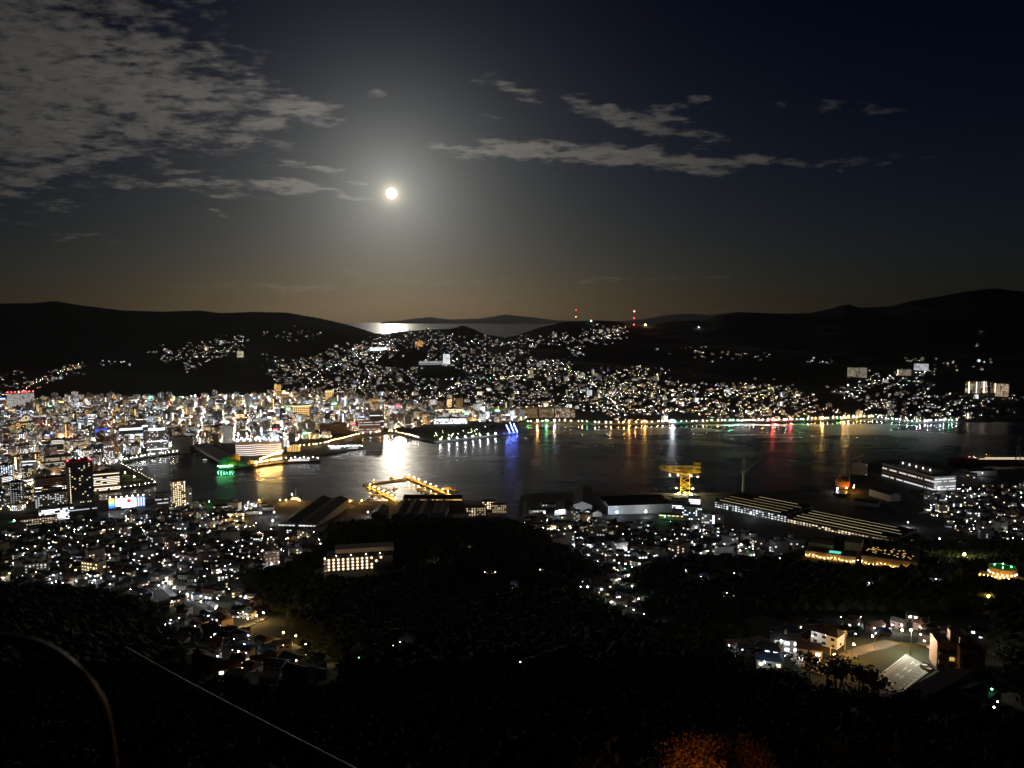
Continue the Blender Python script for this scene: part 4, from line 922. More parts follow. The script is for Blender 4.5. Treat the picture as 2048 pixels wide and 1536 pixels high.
g = G(); W = [pxw(869, 885, 3.4), pxw(1000, 870.5, 3.4)]
shore_lamps([(722, 872), (784, 866), (842, 880)], 14, [('white', .5), ('warm', .3), ('orange', .2)], 'lamp on the curved quay of the ferry basin', 'basin quay lamps', (200, 500), .45)
shore_lamps([(512, 934), (566, 926)], 10, [('amber', .6), ('orange', .4)], 'orange quay lamp beside the pleated pavilion', 'orange quay lamps', (900, 1500), .6, 8, back=14)
shore_lamps([(520, 925), (566, 908)], 16, [('amber', .5), ('orange', .4), ('green', .1)], 'orange yard lamp on the quay in front of the mall', 'orange yard lamps', (500, 1200), .5, 7, back=4)
shore_lamps([(560, 900), (640, 893), (720, 872)], 26, [('amber', .4), ('orange', .4), ('white', .2)], 'lamp in the amber row along the harbour road', 'amber road lamps', (250, 700), .4, 6, back=10)
shore_lamps([(196, 986), (313, 969)], 12, [('warm', 1)], 'warm white lamp along the edge of the pointed wharf', 'pointed wharf lamps', (150, 250), .3, 4, back=3, jit=.05)
shore_lamps([(313, 967), (240, 928)], 14, [('warm', 1)], 'small lamp along the inlet side of the pointed wharf', 'wharf edge lamps', (20, 40), .3, 3, back=2, jit=.05)
shore_lamps([(240, 926), (294, 915), (384, 904)], 22, [('white', .6), ('warm', .25), ('green', .1), ('red', .05)], 'white lamp along the inlet quay road', 'inlet quay lamps', (150, 400), .4, 5, back=10)
shore_lamps([(1047, 847), (1126, 845), (1205, 849), (1359, 847), (1431, 845)], 34, [('warm', .3), ('amber', .24), ('white', .2), ('green', .09), ('orange', .1), ('cool', .07)], '', '', (250, 700, 1600), .6, 6, back=8, named=False)
shore_lamps([(1431, 845), (1612, 843)], 22, [('white', .4), ('warm', .22), ('green', .12), ('amber', .16), ('cool', .1)], '', '', (300, 800, 1400), .6, 6, back=12, named=False)
shore_lamps([(1612, 842), (1741, 837)], 16, [('amber', .5), ('orange', .2), ('warm', .2), ('green', .1)], '', '', (600, 1500), .6, 7, back=9, named=False)
shore_lamps([(1741, 837), (1829, 846), (1917, 843)], 20, [('white', .7), ('cool', .15), ('green', .15)], '', '', (500, 1200), .6, 6, back=8, named=False)
for px, row, c, s in ((1346, 846, 'cool', 5200), (1548, 843, 'red', 2600), (1583, 842, 'red', 2600), (1075, 846, 'orange', 2200), (1092, 846, 'green', 1200), (1110, 846, 'cool', 1200), (1260, 847, 'orange', 1800), (1290, 847, 'orange', 1800), (1690, 838, 'amber', 2400), (1700, 838, 'orange', 2400), (1648, 841, 'amber', 2000)):
    p = pxw(px, row, 3.3); lamp(p.x, p.y + 9, 3.3, c, s, '%s harbour light on the far waterfront with a long reflection' % {'cool': 'brilliant white', 'amber': 'amber'}.get(c, c), 'far waterfront lights', .7, 7)
for px, row in ((760, 690), (1036, 790), (1348, 805), (1131, 742), (1696, 775), (706, 700), (1345, 795)):
    q, ok = hit([px], [row]); x, y, z = q[0]; far_lamp(x, y, z, 'white', 500, 1.1, 10)

# yard floodlights that wash the shipyard fronts and the near quay
for px, row, z, c, s, lab in ((1156, 1037, 7, 'white', 2600, 'strong white floodlight before the yard office'), (1172, 1039, 7, 'white', 1800, 'white floodlight by the lawn of the yard office'), (1090, 1035, 6, 'white', 1400, 'white floodlight on the yard behind the slipway'), (1120, 1033, 6, 'white', 1600, 'white floodlight before the white gabled store'), (1235, 1034, 6, 'cool', 2600, 'bluish floodlight on the end of the long pale workshop'), (1290, 1033, 6, 'white', 2000, 'white floodlight along the long pale workshop'), (1330, 1043, 7, 'green', 500, 'green lamp on the canteen lawn'), (1085, 1050, 7, 'green', 900, 'green lamp over the crossroads by the round topped trees'), (1095, 1062, 9, 'yellow', 900, 'yellow lamp beside the crossroads by the brown flats'), (1105, 1068, 10, 'yellow', 900, 'yellow lamp below the crossroads wall'), (1395, 1050, 8, 'white', 1200, 'white lamp in front of the white flats'),
 (1878, 985, 5, 'white', 1800, 'white floodlight at the corner of the long white office'), (1940, 986, 6, 'white', 1500, 'white floodlight beside the brown store'), (1965, 955, 4, 'white', 900, 'white floodlight under the dock crane hall'), (1600, 1052, 6, 'white', 700, 'white lamp on the front of the lower shipyard hall'), (1500, 1036, 6, 'white', 700, 'white lamp under the windows of the huge shipyard hall'), (1775, 1097, 10, 'warm', 1500, 'warm lamp at the end of the lower shipyard hall'), (1815, 1055, 8, 'white', 1500, 'white floodlight on the far gable of the shipyard hall'),
 (498, 1014, 4, 'white', 2200, 'white floodlight on the open quay yard'), (512, 1022, 4, 'white', 1600, 'white floodlight between stacked yard goods'), (522, 1036, 6, 'white', 1600, 'white floodlight at the factory gate'), (462, 1040, 6, 'amber', 2400, 'amber floodlight over the works yard'), (475, 1052, 7, 'amber', 2400, 'amber floodlight at the works yard fence'), (486, 1046, 7, 'amber', 2000, 'amber floodlight near the works yard shed'), (548, 1034, 6, 'white', 1500, 'white lamp at the side of the double gabled factory'), (545, 1052, 8, 'white', 1600, 'white lamp before the double gabled factory'), (672, 1030, 6, 'white', 1600, 'white lamp on the far side of the double gabled factory'), (735, 1034, 8, 'white', 1200, 'white lamp by the pale green roof'), (420, 1012, 3.4, 'green', 900, 'green tinted lamp in the quayside garden'), (560, 1008, 3.4, 'orange', 1400, 'orange lamp on the near quay by the jetty'), (640, 1010, 3.4, 'orange', 1600, 'orange lamp on the quay behind the factory roof'), (700, 1011, 3.4, 'orange', 1400, 'orange lamp on the quay by the boat basin'), (600, 1010, 3.4, 'orange', 1200, 'orange lamp on the quay between jetty and factory')):
    x, y = at(px, row, z); lamp(x, y, z, c, s, lab, None, .34, 8)
for i, (px, row, z, w2, d2, lab) in enumerate(((470, 1034, 5, 26, 14, 'amber washed works shed with a pale wall'), (505, 1030, 5, 20, 10, 'low white shed on the open quay yard'), (535, 1022, 4, 18, 12, 'small pale shed by the jetty'), (440, 1020, 4, 24, 12, 'low pale quay shed beside the garden'), (1075, 1028, 5, 26, 12, 'flat roofed white workshop behind the slipway'), (1098, 1016, 4, 24, 12, 'white gabled workshop on the slipway yard'), (1064, 1044, 7, 22, 10, 'low shed at the edge of the slipway yard'), (610, 1072, 12, 26, 12, 'pale workshop in front of the double gabled factory'), (580, 1085, 15, 20, 11, 'white house sized workshop below the factory'))):
    p = pxw(px, row, z); hall('works_shed', lab, p - Vector((w2 / 2, 0, 0)), p + Vector((w2 / 2, 4, 0)), d2, 5.5, 1, True, 2.2, 'white', None, 0, ('white', 1.5), gap=4.5, winw=2, litfrac=.35)

# ------------------------------------------------------------------ special sites on the near slopes
def ground(x, y): return float(height([x], [y])[0])
def gpt(px, row): q, ok = hit([px], [row]); return Vector(q[0])
# hotel with round lit windows
c = gpt(720, 1141); D = c.y * CP + (CAMZ - c.z) * SP; k_ = D / F; o = thing('round_window_hotel', 'long hotel with rows of round lit windows and a plain upper block', 'hotel', tuple(c), face_cam(c.x, c.y)); HERO.append((c.x, c.y + 10, 52))
PK = pmat('pink_render', (.5, .38, .3), .8); w_ = 130 * k_; h = 26 * k_ * 1.06
g = G(); g.box(0, 12, -8, w_, 24, h + 8, PK); g.build('wall', o); g = G(); g.box(10 * k_, 24, h, w_ * .9, 18, 9 * k_, PK); g.build('upper_block', o); g = G(); g.box(0, 12, h + .003, w_ + 1, 25, .5, M_ROOFD, True); g.build('roof', o)
wm = None
for i in range(14):
    for r_ in range(4):
        if i > 8 and random.random() < .75: continue
        x_ = -w_ / 2 + w_ * (i + .5) / 14
        if wm is None:
            g = G(); g.cyl(0, 0, 0, 1.2, .25, glow('warm', 2.0), 12); q = g.build('round_window', o); wm = q.data
        else: q = bpy.data.objects.new('round_window', wm); col.objects.link(q); q.parent = o
        q.rotation_euler = (math.pi / 2, 0, 0); q.location = (x_, -.03, h * (.12 + .235 * r_) + 1)
g = G()
for r_ in range(4): g.box(-w_ / 2 - 1.5, 4, h * (.05 + .235 * r_), 3, 8, .5, PK, True); g.octa(-w_ / 2 - 1.5, 2, h * (.05 + .235 * r_) + 3.4, .5, lampmat('warm', 70))
g.build('side_stair', o, 'stuff')
for i in range(4): g = G(); x_ = -w_ * .35 + w_ * .22 * i; g.octa(x_, 3, h + 2.2, .22, lampmat('warm', 420)); g.cyl(x_, 3, h + .5, .06, 1.6, M_DARK, 5); g.build('roof_lamp', o)  # lamps added on the roof to brighten the upper block
# resort hotel with terraces and a teal pool
c = gpt(1722, 1130); D = c.y * CP + (CAMZ - c.z) * SP; k_ = D / F; o = thing('resort_hotel', 'amber lit resort hotel with terraces, dotted roof and a teal pool', 'hotel', tuple(c), face_cam(c.x, c.y) - .06); HERO.append((c.x, c.y + 8, 74)); HERO.append((c.x + 40, c.y + 8, 40)); HERO.append((c.x - 40, c.y + 8, 40))
SAND = pmat('sandstone_render', (.5, .36, .22), .8)
def blk(n, x0, x1, y0, y1, h, m=SAND, z=-6): g = G(); g.box((x0 + x1) / 2 * k_, (y0 + y1) / 2, z, (x1 - x0) * k_, y1 - y0, h - z, m); return g.build(n, o)
blk('west_wing', -106, -10, 0, 16, 8); blk('west_upper_wing', -104, -56, 17, 34, 13); blk('centre_block', -34, -2, 18, 40, 19); q = blk('east_hall', 0, 100, 2, 40, 11)
g = G(); g.box(50 * k_, 21, 11.003, 104 * k_, 41, .6, M_ROOFD, True); g.build('east_roof', o)
for i in range(38): g = G(); g.box((6 + 88 * random.random()) * k_, random.uniform(8, 38), 11.65, random.uniform(1.2, 2.6), .7, .12, glow('amber', 1.6), True); g.build('roof_light', o)
g = G(); g.box(-50 * k_, 8, 8.05, 22 * k_, 9, .12, glow('teal', .8), True); g.build('pool', o)
for i in range(30): x_ = (-104 + 7 * i) * k_; g = G(); g.octa(x_, -1.6 if i < 14 else .6, 3.4 + 1.2 * math.sin(i), .25, lampmat(random.choice(['amber', 'amber', 'orange', 'yellow']), 120)); g.cyl(x_, -1.6 if i < 14 else .6, -2, .07, 5, M_DARK, 5); g.build('terrace_lamp', o)
for i in range(9): g = G(); x_ = (-100 + 10.4 * i) * k_; g.box(x_, -.12, 1.2, 6 * k_, .2, 2.2, glow('amber', 1.1), True); g.build('lit_window', o)
for i in range(6): g = G(); x_ = (52 + 8 * i) * k_; g.box(x_, 1.88, 1.4, 6 * k_, .2, 2.4, glow('amber', 1.6), True); g.build('lit_window', o)
# round orange lit building
c = gpt(2004, 1164); k_ = (c.y * CP + (CAMZ - c.z) * SP) / F; o = thing('round_hall', 'round tiered hall glowing orange with a green lit roof terrace', 'building', tuple(c), face_cam(c.x, c.y)); HERO.append((c.x, c.y, 34))
r_ = 24 * k_; h = 22 * k_
g = G(); g.cyl(0, r_, -4, r_, h + 4, SAND, 22); g.build('drum', o); g = G(); g.cyl(0, r_, h + .003, r_ * .94, .4, M_GRASS, 22); g.build('roof_terrace', o)
g = G(); g.cyl(0, r_, h, r_ * 1.04, 1.1, WM['beige'], 22, cap=False); g.build('parapet', o); g = G(); g.box(0, r_ * .6, -4, r_ * 3.3, r_ * 1.5, 4 + h * .34, SAND); g.build('terrace_block', o)
for i in range(9): a_ = math.pi + math.pi * (i + .5) / 9; g = G(); g.box(r_ * 1.01 * math.cos(a_), r_ + r_ * 1.01 * math.sin(a_), h * .55, 1.6, 1.6, 1.6, glow('warm', 2), True); g.build('lit_window', o)
for i in range(12): g = G(); x_ = -r_ * 1.6 + r_ * 3.2 * i / 11; g.octa(x_, -4, h * .5, .42, lampmat('orange', 170)); g.cyl(x_, -4, -3, .07, h * .5 + 3, M_DARK, 5); g.build('terrace_lamp', o)
for i in range(4): g = G(); g.octa(r_ * .6 * math.cos(i * 1.57), r_ + r_ * .6 * math.sin(i * 1.57), h + 2.2, .4, lampmat('green', 70)); g.cyl(r_ * .6 * math.cos(i * 1.57), r_ + r_ * .6 * math.sin(i * 1.57), h, .06, 2, M_DARK, 5); g.build('roof_lamp', o)
# floodlit parking lot
zL = PADS[0][3] + .35; lotpx = [(1741, 1362), (1796, 1390), (1866, 1338), (1812, 1308)]
LW = [Vector((*at(a_, b_, zL), zL)) for a_, b_ in lotpx]; LC = sum(LW, Vector()) / 4; HERO.append((LC.x, LC.y, 24))
g = G(); g.add([(p.x, p.y, zL - 3) for p in LW] + [(p.x, p.y, zL) for p in LW], [(0, 1, 5, 4), (1, 2, 6, 5), (2, 3, 7, 6), (3, 0, 4, 7), (4, 5, 6, 7)], pmat('pale_asphalt', (.22, .23, .21), .85, .8, .2)); q = g.build('parking_lot', kind='structure')
ex = (LW[3] - LW[0]); ey = (LW[1] - LW[0])
def lotp(u, v, dz=.006): p = LW[0] + ex * u + ey * v; return Vector((p.x, p.y, zL + dz))
def line(parent, u0, v0, u1, v1, t_=.12, name='bay_line'):
    a_, b_ = lotp(u0, v0), lotp(u1, v1); d = (b_ - a_).normalized(); n_ = Vector((-d.y, d.x, 0)) * t_; g = G(); g.quad([tuple(a_ - n_), tuple(b_ - n_), tuple(b_ + n_), tuple(a_ + n_)], M_WHITE); return g.build(name, parent)
for i in range(17): line(q, .04 + .056 * i, .03, .04 + .056 * i, .2)
for i in range(9): line(q, .08 + .1 * i, .82, .08 + .1 * i, .97)
for u in (.1, .36, .58, .8):
    line(q, u, .42, u + .11, .42); line(q, u, .6, u + .11, .6); line(q, u + .055, .42, u + .055, .6)
line(q, .02, .02, .98, .02); line(q, .02, .98, .98, .98)
for i in range(14):
    if i % 1 == 0:
        a_ = lotp(i / 13, 1.0); g = G(); g.cyl(a_.x, a_.y, zL, .05, 1.1, M_STEEL, 5); g.build('fence_post', q)
g = G(); a_, b_ = lotp(0, 1.0), lotp(1, 1.0); g.beam(a_ + Vector((0, 0, 1.05)), b_ + Vector((0, 0, 1.05)), .045, M_STEEL); g.build('fence_rail', q)
p = lotp(1.04, .12); lamp(p.x, p.y, zL, 'flood', 4200, 'glaring floodlight at the corner of the marked parking lot', None, .36, 11)
def car(label, loc, rot, paint, group=None):
    o = thing('parked_car', label, 'car', tuple(loc), rot, group); PT = pmat(paint + '_car_paint', {'white': (.75, .75, .75), 'silver': (.45, .46, .48), 'dark': (.05, .05, .06)}[paint], .3, 1, .05, .1, spec=.5)
    g = G(); prof = [(-2.1, .35), (2.1, .35), (2.15, .75), (1.2, .95), (.5, 1.45), (-1.2, 1.48), (-1.9, 1.0), (-2.15, .85)]; n_ = len(prof)
    g.add([(x_, -.85, z_) for x_, z_ in prof] + [(x_, .85, z_) for x_, z_ in prof], [tuple(range(n_))[::-1], tuple(range(n_, 2 * n_))] + [(i, (i + 1) % n_, n_ + (i + 1) % n_, n_ + i) for i in range(n_)], PT); g.build('body', o)
    g = G(); g.quad([(1.12, -.72, 1.0), (1.12, .72, 1.0), (.56, .68, 1.43), (.56, -.68, 1.43)], M_GLASS); g.build('windscreen', o)
    for s in (-1, 1): g = G(); g.quad([(-1.4, s * .865, .98), (.95, s * .865, .98), (.45, s * .865, 1.36), (-1.1, s * .865, 1.38)], M_GLASS); g.build('side_window', o)
    for x_ in (-1.35, 1.35):
        for s in (-1, 1): g = G(); g.cyl(0, 0, -.1, .33, .2, M_DARK, 10); w2 = g.build('wheel', o); w2.rotation_euler = (math.pi / 2, 0, 0); w2.location = (x_, s * .8, .33)
    return o
er = math.atan2(ey.y, ey.x)
car('white car parked at the marked end of the floodlit lot', lotp(.86, .9, 0), er, 'white'); car('dark car beside the white one in the floodlit lot', lotp(.94, .9, 0), er, 'dark')
for i, (px, row) in enumerate(((1863, 1301), (1872, 1300))):
    p = gpt(px, row); car('silver car parked on the dim upper yard behind the floodlight', p + Vector((0, 0, .3)), 1.9, 'silver', 'silver cars on the upper yard')
# long dark hall beside the lot, with a white dormer
p = gpt(1908, 1416); o = thing('gymnasium', 'dark roofed gymnasium with a pale gable lit from the lane', 'building', (p.x, p.y, p.z), .62); HERO.append((p.x + 6, p.y + 4, 20))
g = G(); g.box(6, 4, -8, 30, 16, 9.5, WM['beige']); g.build('wall', o); g = G(); g.prism(6, 4, 1.503, 30, 16, 2.4, M_ROOFD, .6); g.build('roof', o); g = G(); g.box(8, -2, 1, 6, 5, 3, M_WHITE); d_ = g.build('dormer', o); g = G(); g.prism(8, -2, 4.003, 6, 5, 1.5, M_ROOFD, .3); g.build('dormer_roof', d_)
for i in range(3): g = G(); g.box(6.4 + 1.7 * i, -4.55, 2.0, .7, .1, 1.0, M_GLASS, True); g.build('window', d_)
p = gpt(1953, 1357); lamp(p.x, p.y, p.z, 'amber', 2200, 'strong amber lamp at the lane corner behind the gymnasium', None, .42, 5)
for i, (px, row, w2, h2) in enumerate(((1905, 1332, 15, 11), (1935, 1345, 9, 13))):
    p = gpt(px, row); B = Bld(); midrise(B, w2, 10, h2, 'flats', 'brown', False, .08, 'amber', .8); raise_building(B, 'lane_flats', ['brown flats with railed balconies above the parking lot', 'tall grey brown flats beside the strong amber lamp'][i], 'building', tuple(p), face_cam(p.x, p.y) + .3, None); HERO.append((p.x, p.y, 10))
# parked vans shining under cool lamps
p = gpt(1607, 1322)
for i in range(5): car('white van row parked under cool lamps beside the orange lane', p + Vector((-3.4 + 1.2 * (i % 2), -6 + 2.6 * i, .3)), .3, 'white', 'vans under cool lamps')
# roads
def road(pts, width, mat=M_ASPH, lift=.45):
    P = [gpt(*q_) for q_ in pts]; dense = []
    for a_, b_ in zip(P, P[1:]):
        for i in range(8): dense.append(a_.lerp(b_, i / 8))
    dense.append(P[-1]); g = G(); vv = []
    for i, c_ in enumerate(dense):
        d = (dense[min(i + 1, len(dense) - 1)] - dense[max(i - 1, 0)]).xy.normalized(); n_ = Vector((-d.y, d.x)) * width / 2; zc = max(ground(c_.x + n_.x, c_.y + n_.y), ground(c_.x - n_.x, c_.y - n_.y), ground(c_.x, c_.y)) + lift
        vv += [(c_.x - n_.x, c_.y - n_.y, zc), (c_.x + n_.x, c_.y + n_.y, zc), (c_.x - n_.x * 1.02, c_.y - n_.y * 1.02, zc - 2.5), (c_.x + n_.x * 1.02, c_.y + n_.y * 1.02, zc - 2.5)]
    ff = []
    for i in range(len(dense) - 1): b0 = 4 * i; ff += [(b0, b0 + 4, b0 + 5, b0 + 1), (b0 + 2, b0 + 6, b0 + 4, b0), (b0 + 1, b0 + 5, b0 + 7, b0 + 3)]
    g.add(vv, ff, mat); g.build('road', kind='structure')
    for c_ in dense[::4]: HERO.append((c_.x, c_.y, width * .55))
    return dense
def roadlamps(dense, every, c, s, label, group, off=4, r=.35, h=6):
    for i in range(every // 2, len(dense), every):
        q = dense[i]; lamp(q.x + off, q.y, ground(q.x + off, q.y), c, s, label, group, r, h)
GREYR = pmat('worn_asphalt', (.12, .12, .12), .85, .5, .25)
roadlamps(road([(1630, 1347), (1672, 1325), (1722, 1302), (1785, 1286), (1850, 1288)], 6, GREYR), 7, 'orange', 1000, 'orange lamp along the lane above the parking lot', 'orange lane lamps')
roadlamps(road([(318, 1167), (332, 1180), (352, 1196), (385, 1207), (420, 1207), (432, 1215), (410, 1238)], 6, GREYR), 8, 'white', 900, 'white lamp on the winding lane through the near town', 'winding lane lamps')
roadlamps(road([(478, 1259), (505, 1247), (532, 1233)], 7, GREYR), 5, 'amber', 1800, 'amber lamp on the short ramp by the dark wood', 'ramp lamps')
roadlamps(road([(540, 1277), (565, 1287), (592, 1297), (612, 1318), (640, 1345)], 6, GREYR), 8, 'amber', 900, 'amber lamp along the lane below the dark wood', 'wood lane lamps')
roadlamps(road([(1860, 1075), (1890, 1090), (1940, 1108), (2000, 1130), (2060, 1150)], 9, GREYR), 9, 'white', 300, 'white lamp along the dual road behind the round hall', 'dual road lamps')
roadlamps(road([(1238, 1130), (1252, 1150), (1246, 1175), (1262, 1200), (1268, 1225)], 5, GREYR), 8, 'white', 700, 'white lamp down the steep lane between dark woods', 'steep lane lamps')
p = gpt(1927, 1126); lamp(p.x, p.y, p.z, 'yellow', 1500, 'glaring lamp on the dark ground behind the resort hotel', None, .8, 10)
p = gpt(1977, 1207); lamp(p.x, p.y, p.z, 'amber', 1500, 'lamp lighting a patch of lawn above the bottom settlement', None, .5, 6)
# orange and green washed yards on the left
for px, row, c, s, lab in ((30, 1050, 'green', 420, 'green floodlight over the lawn beside the apartment slab'), (12, 1058, 'green', 300, 'green floodlight at the far end of the lawn by the apartment slab'), (20, 962, 'orange', 700, 'orange floodlight over the sports ground beyond the tower'), (35, 955, 'orange', 700, 'orange floodlight beside the sports ground fence'), (200, 948, 'yellow', 300, 'yellow lamp over the small lawn on the pointed wharf'), (250, 952, 'yellow', 300, 'yellow lamp over the wharf lawn by the inlet'), (270, 960, 'yellow', 300, 'yellow lamp near the tip of the wharf lawn')):
    x, y = at(px, row, 3.4); lamp(x, y, 3.4, c, s, lab, None, .6, 7)
def lawn(pts, z, name='lawn'):
    W = [(*at(a_, b_, z), z) for a_, b_ in pts]; g = G(); g.add([(a_, b_, z - 1.0) for a_, b_, _ in W] + W, [tuple(range(len(W), 2 * len(W)))] + [(i, (i + 1) % len(W), len(W) + (i + 1) % len(W), len(W) + i) for i in range(len(W))], M_GRASS); g.build(name, kind='structure')
lawn([(845, 876), (870, 881), (990, 867), (1000, 848), (930, 850), (870, 858)], 3.42); lawn([(238, 962), (290, 963), (262, 948), (238, 940)], 3.42); lawn([(-20, 1062), (38, 1056), (38, 1045), (-20, 1045)], 4.2)

# ------------------------------------------------------------------ the city filling the flat land round the harbour
CORE = [(-60,802),(90,801),(300,799),(560,791),(700,795),(760,803),(840,816),(1000,822),(1060,828),(1050,842),(1012,846),(930,842),(860,850),(790,858),(716,864),(640,878),(560,885),(520,895),(420,893),(388,895),(290,906),(240,916),(212,935),(182,985),(160,1012),(-60,1030)]
CPW = np.array([at(px, py, 3.0) for px, py in CORE])
def place_words(px, py):
    if py > 935: return 'beside the dark residential tower'
    if px < 110: return 'near the red topped hospital tower' if py < 860 else 'beyond the sports ground'
    if px < 240: return 'around the blue lit block' if py > 850 else 'below the dark wooded hill'
    if px < 400: return 'behind the inlet quay' if py > 850 else 'in the old town'
    if px < 560: return 'behind the ferry terminal' if py > 840 else 'in the crowded centre'
    if px < 700: return 'around the gold lit hotel'
    return 'behind the lamp lined park'
cand = []
step = 31.0; ang_ = 0.35; ca_, sa_ = math.cos(ang_), math.sin(ang_)
x0, y0 = CPW.min(0); x1, y1 = CPW.max(0); RG = max(x1 - x0, y1 - y0)
for i in range(-70, 71):
    for j in range(-70, 71):
        u = i * step + (6 if i % 4 == 0 else 0); v = j * step
        x = (x0 + x1) / 2 + ca_ * u - sa_ * v + random.uniform(-4, 4); y = (y0 + y1) / 2 + sa_ * u + ca_ * v + random.uniform(-4, 4)
        cand.append((x, y))
cand = np.array(cand); cand = cand[inside(CPW, cand[:, 0], cand[:, 1])]
city = []
for x, y in cand:
    if any(inwater(x + a_, y + b_) for a_, b_ in ((0, -14), (14, 0), (-14, 0), (0, 14))): continue
    if not free(x, y, 13): continue
    w_ = random.uniform(13, 25); d = random.uniform(12, 19)
    h = random.choice([10, 13, 16, 20, 24, 28]) * random.uniform(.85, 1.15)
    if random.random() < .13: h = random.uniform(32, 46)
    if y > 2750: h *= .8
    city.append((w_ * h / y ** 2 * (1 if random.random() < .96 else .1), x, y, w_, d, h))
city.sort(reverse=True)
STY = [('gallery', .25), ('stair', .15), ('office', .22), ('flats', .2), ('hotel', .18)]
SAY = {'gallery': 'apartment block with gallery lamps', 'stair': 'block with a lit stairwell', 'office': 'office block with lit window bands', 'flats': 'block of flats with balconies', 'hotel': 'block with scattered lit windows'}
Bfar = Bld(); GRP = 'city centre blocks'
for k, (_, x, y, w_, d, h) in enumerate(city):
    st = pick(STY); wl = random.choice(['beige', 'beige', 'grey', 'white', 'brown', 'pinkish', 'dark grey']); rot = ang_ + random.choice([0, 0, -math.pi / 2 + .7, -.6]) + random.uniform(-.08, .08)
    lit = random.choice([.12, .26, .45]); sg = random.choice(['white', 'red', 'blue', 'green', 'orange', 'cool']) if random.random() < .035 else None
    tn = random.choice([None, None, None, 'amber', 'white', 'white', 'cool'])
    dx, dy = x, y; dpx = 1024 + F * x / (y * CP + (CAMZ - 3) * SP); dpy = 768 + F * ((CAMZ - 3) * CP - y * SP) / (y * CP + (CAMZ - 3) * SP)
    if k < 290:
        B = Bld(); nf = midrise(B, w_, d, h, st, wl, False, lit, tn, 1.0, sg)
        lab = '%s %s storey %s %s' % (wl, NUM[min(nf, 20)], SAY[st], place_words(dpx, dpy))
        if sg: lab = '%s %s storey block with %s roof sign %s' % (wl, NUM[min(nf, 20)], {'cool': 'pale blue'}.get(sg, sg), place_words(dpx, dpy))
        raise_building(B, 'city_block', lab, 'building', (x, y, 3.0), rot, GRP)
    else:
        Bfar.at(x, y, 3.0, rot); midrise(Bfar, w_, d, h, st, wl, True, lit, tn, 1.0, sg)
    # street lighting at the kerb in front
    for q in range(5):
        if random.random() < .66:
            a_ = random.uniform(0, 6.28); lx, ly = x + 16 * math.cos(a_), y + 16 * math.sin(a_)
            if inwater(lx, ly): continue
            hot = dpx < 130 or dpx > 540; c_ = pick([('white', .32), ('warm', .26), ('amber', .22), ('orange', .14), ('cool', .04), ('green', .02), ('red', .03)] if hot else [('white', .46), ('warm', .28), ('amber', .12), ('orange', .06), ('green', .02), ('red', .025), ('cool', .06)])
            far_lamp(lx, ly, 3, c_, random.choice([40, 140, 350, 800]), random.choice([.35, .45, .55]), random.choice([4, 5, 7, 10]))
mass = {}
for k, g in Bfar.items():
    o = g.build({'wall': 'distant_city_walls', 'roof': 'distant_city_roofs', 'lit_window': 'distant_city_windows', 'gallery_lamp': 'distant_gallery_lights', 'stair_light': 'distant_stair_lights', 'roof_sign': 'distant_roof_signs'}.get(k, 'distant_' + k), kind='stuff')
    if o is not None: tag(o, 'far %s of the tightly packed city blocks under the hills' % k.replace('_', ' '), 'city')

# ------------------------------------------------------------------ hillsides: houses and lamps in their hundreds
hill_houses = Bld()
def hillside(poly, n, tab, strengths=(6, 18, 50, 130), houses=1.0, holes=(), hr=(.2, .36), hw=(7, 11)):
    P = poly_pts(poly, n) + rng.normal(0, 1, (n, 2)) * ((9, 4) if n > 20 else (1, 1))
    for hx, hy, rx, ry in holes: P = P[((P[:, 0] - hx) / rx) ** 2 + ((P[:, 1] - hy) / ry) ** 2 > 1]
    W, ok = hit(P[:, 0], P[:, 1])
    for (x, y, z), o in zip(W, ok):
        if not o or y < 1500 or inwater(x, y): continue
        if not free(x, y, 6): continue
        r = random.random()
        if r < .72: far_lamp(x + random.uniform(-12, 12), y - random.uniform(9, 14), z, pick(tab), random.choice(strengths), random.uniform(*hr), random.choice([4, 5, 6]))
        if random.random() < houses:
            hill_houses.at(x, y, z, random.uniform(-.7, .7))
            if random.random() < .03: midrise(hill_houses, random.uniform(12, 22), 11, random.uniform(9, 19), pick(STY), random.choice(['white', 'beige', 'grey']), True, .35)
            else: house(hill_houses, random.uniform(*hw), random.uniform(6, 9), random.choice(['beige', 'grey', 'brown', 'brown', 'dark grey', 'dark grey']), random.choice(['grey', 'brown', 'blue', 'black']), True, .3)
COOLT = [('white', .46), ('cool', .22), ('warm', .22), ('amber', .07), ('green', .02), ('red', .01)]
MIXT = [('white', .36), ('cool', .12), ('warm', .3), ('amber', .14), ('orange', .05), ('green', .02), ('red', .01)]
WARMT = [('warm', .34), ('amber', .28), ('orange', .14), ('white', .18), ('cool', .04), ('red', .02)]
HOLES = [(800,716,55,20),(925,655,42,20),(880,745,40,12),(1100,705,42,14),(1175,730,30,18),(1000,700,20,8)]
hillside([(640,700),(720,690),(770,668),(860,660),(970,674),(1080,674),(1150,664),(1245,652),(1248,672),(1185,690),(1150,712),(1160,740),(1000,735),(860,735),(700,740),(620,730)], 1000, COOLT, holes=HOLES)
hillside([(560,790),(545,752),(600,715),(700,735),(860,730),(1000,730),(1150,735),(1230,760),(1290,790),(1240,822),(1000,818),(850,816),(760,800)], 1350, MIXT, holes=HOLES)
hillside([(700,690),(790,676),(800,705),(760,725),(690,715)], 90, COOLT, (40, 110, 200))
hillside([(1190,657),(1245,655),(1250,675),(1195,678)], 60, COOLT)
hillside([(1150,745),(1260,735),(1340,770),(1250,800),(1170,790)], 110, WARMT)
hillside([(302,702),(350,692),(440,678),(492,670),(497,690),(480,705),(430,722),(385,742),(330,722)], 175, COOLT, (15, 45, 110))
hillside([(400,690),(440,690),(450,705),(400,712)], 22, WARMT)
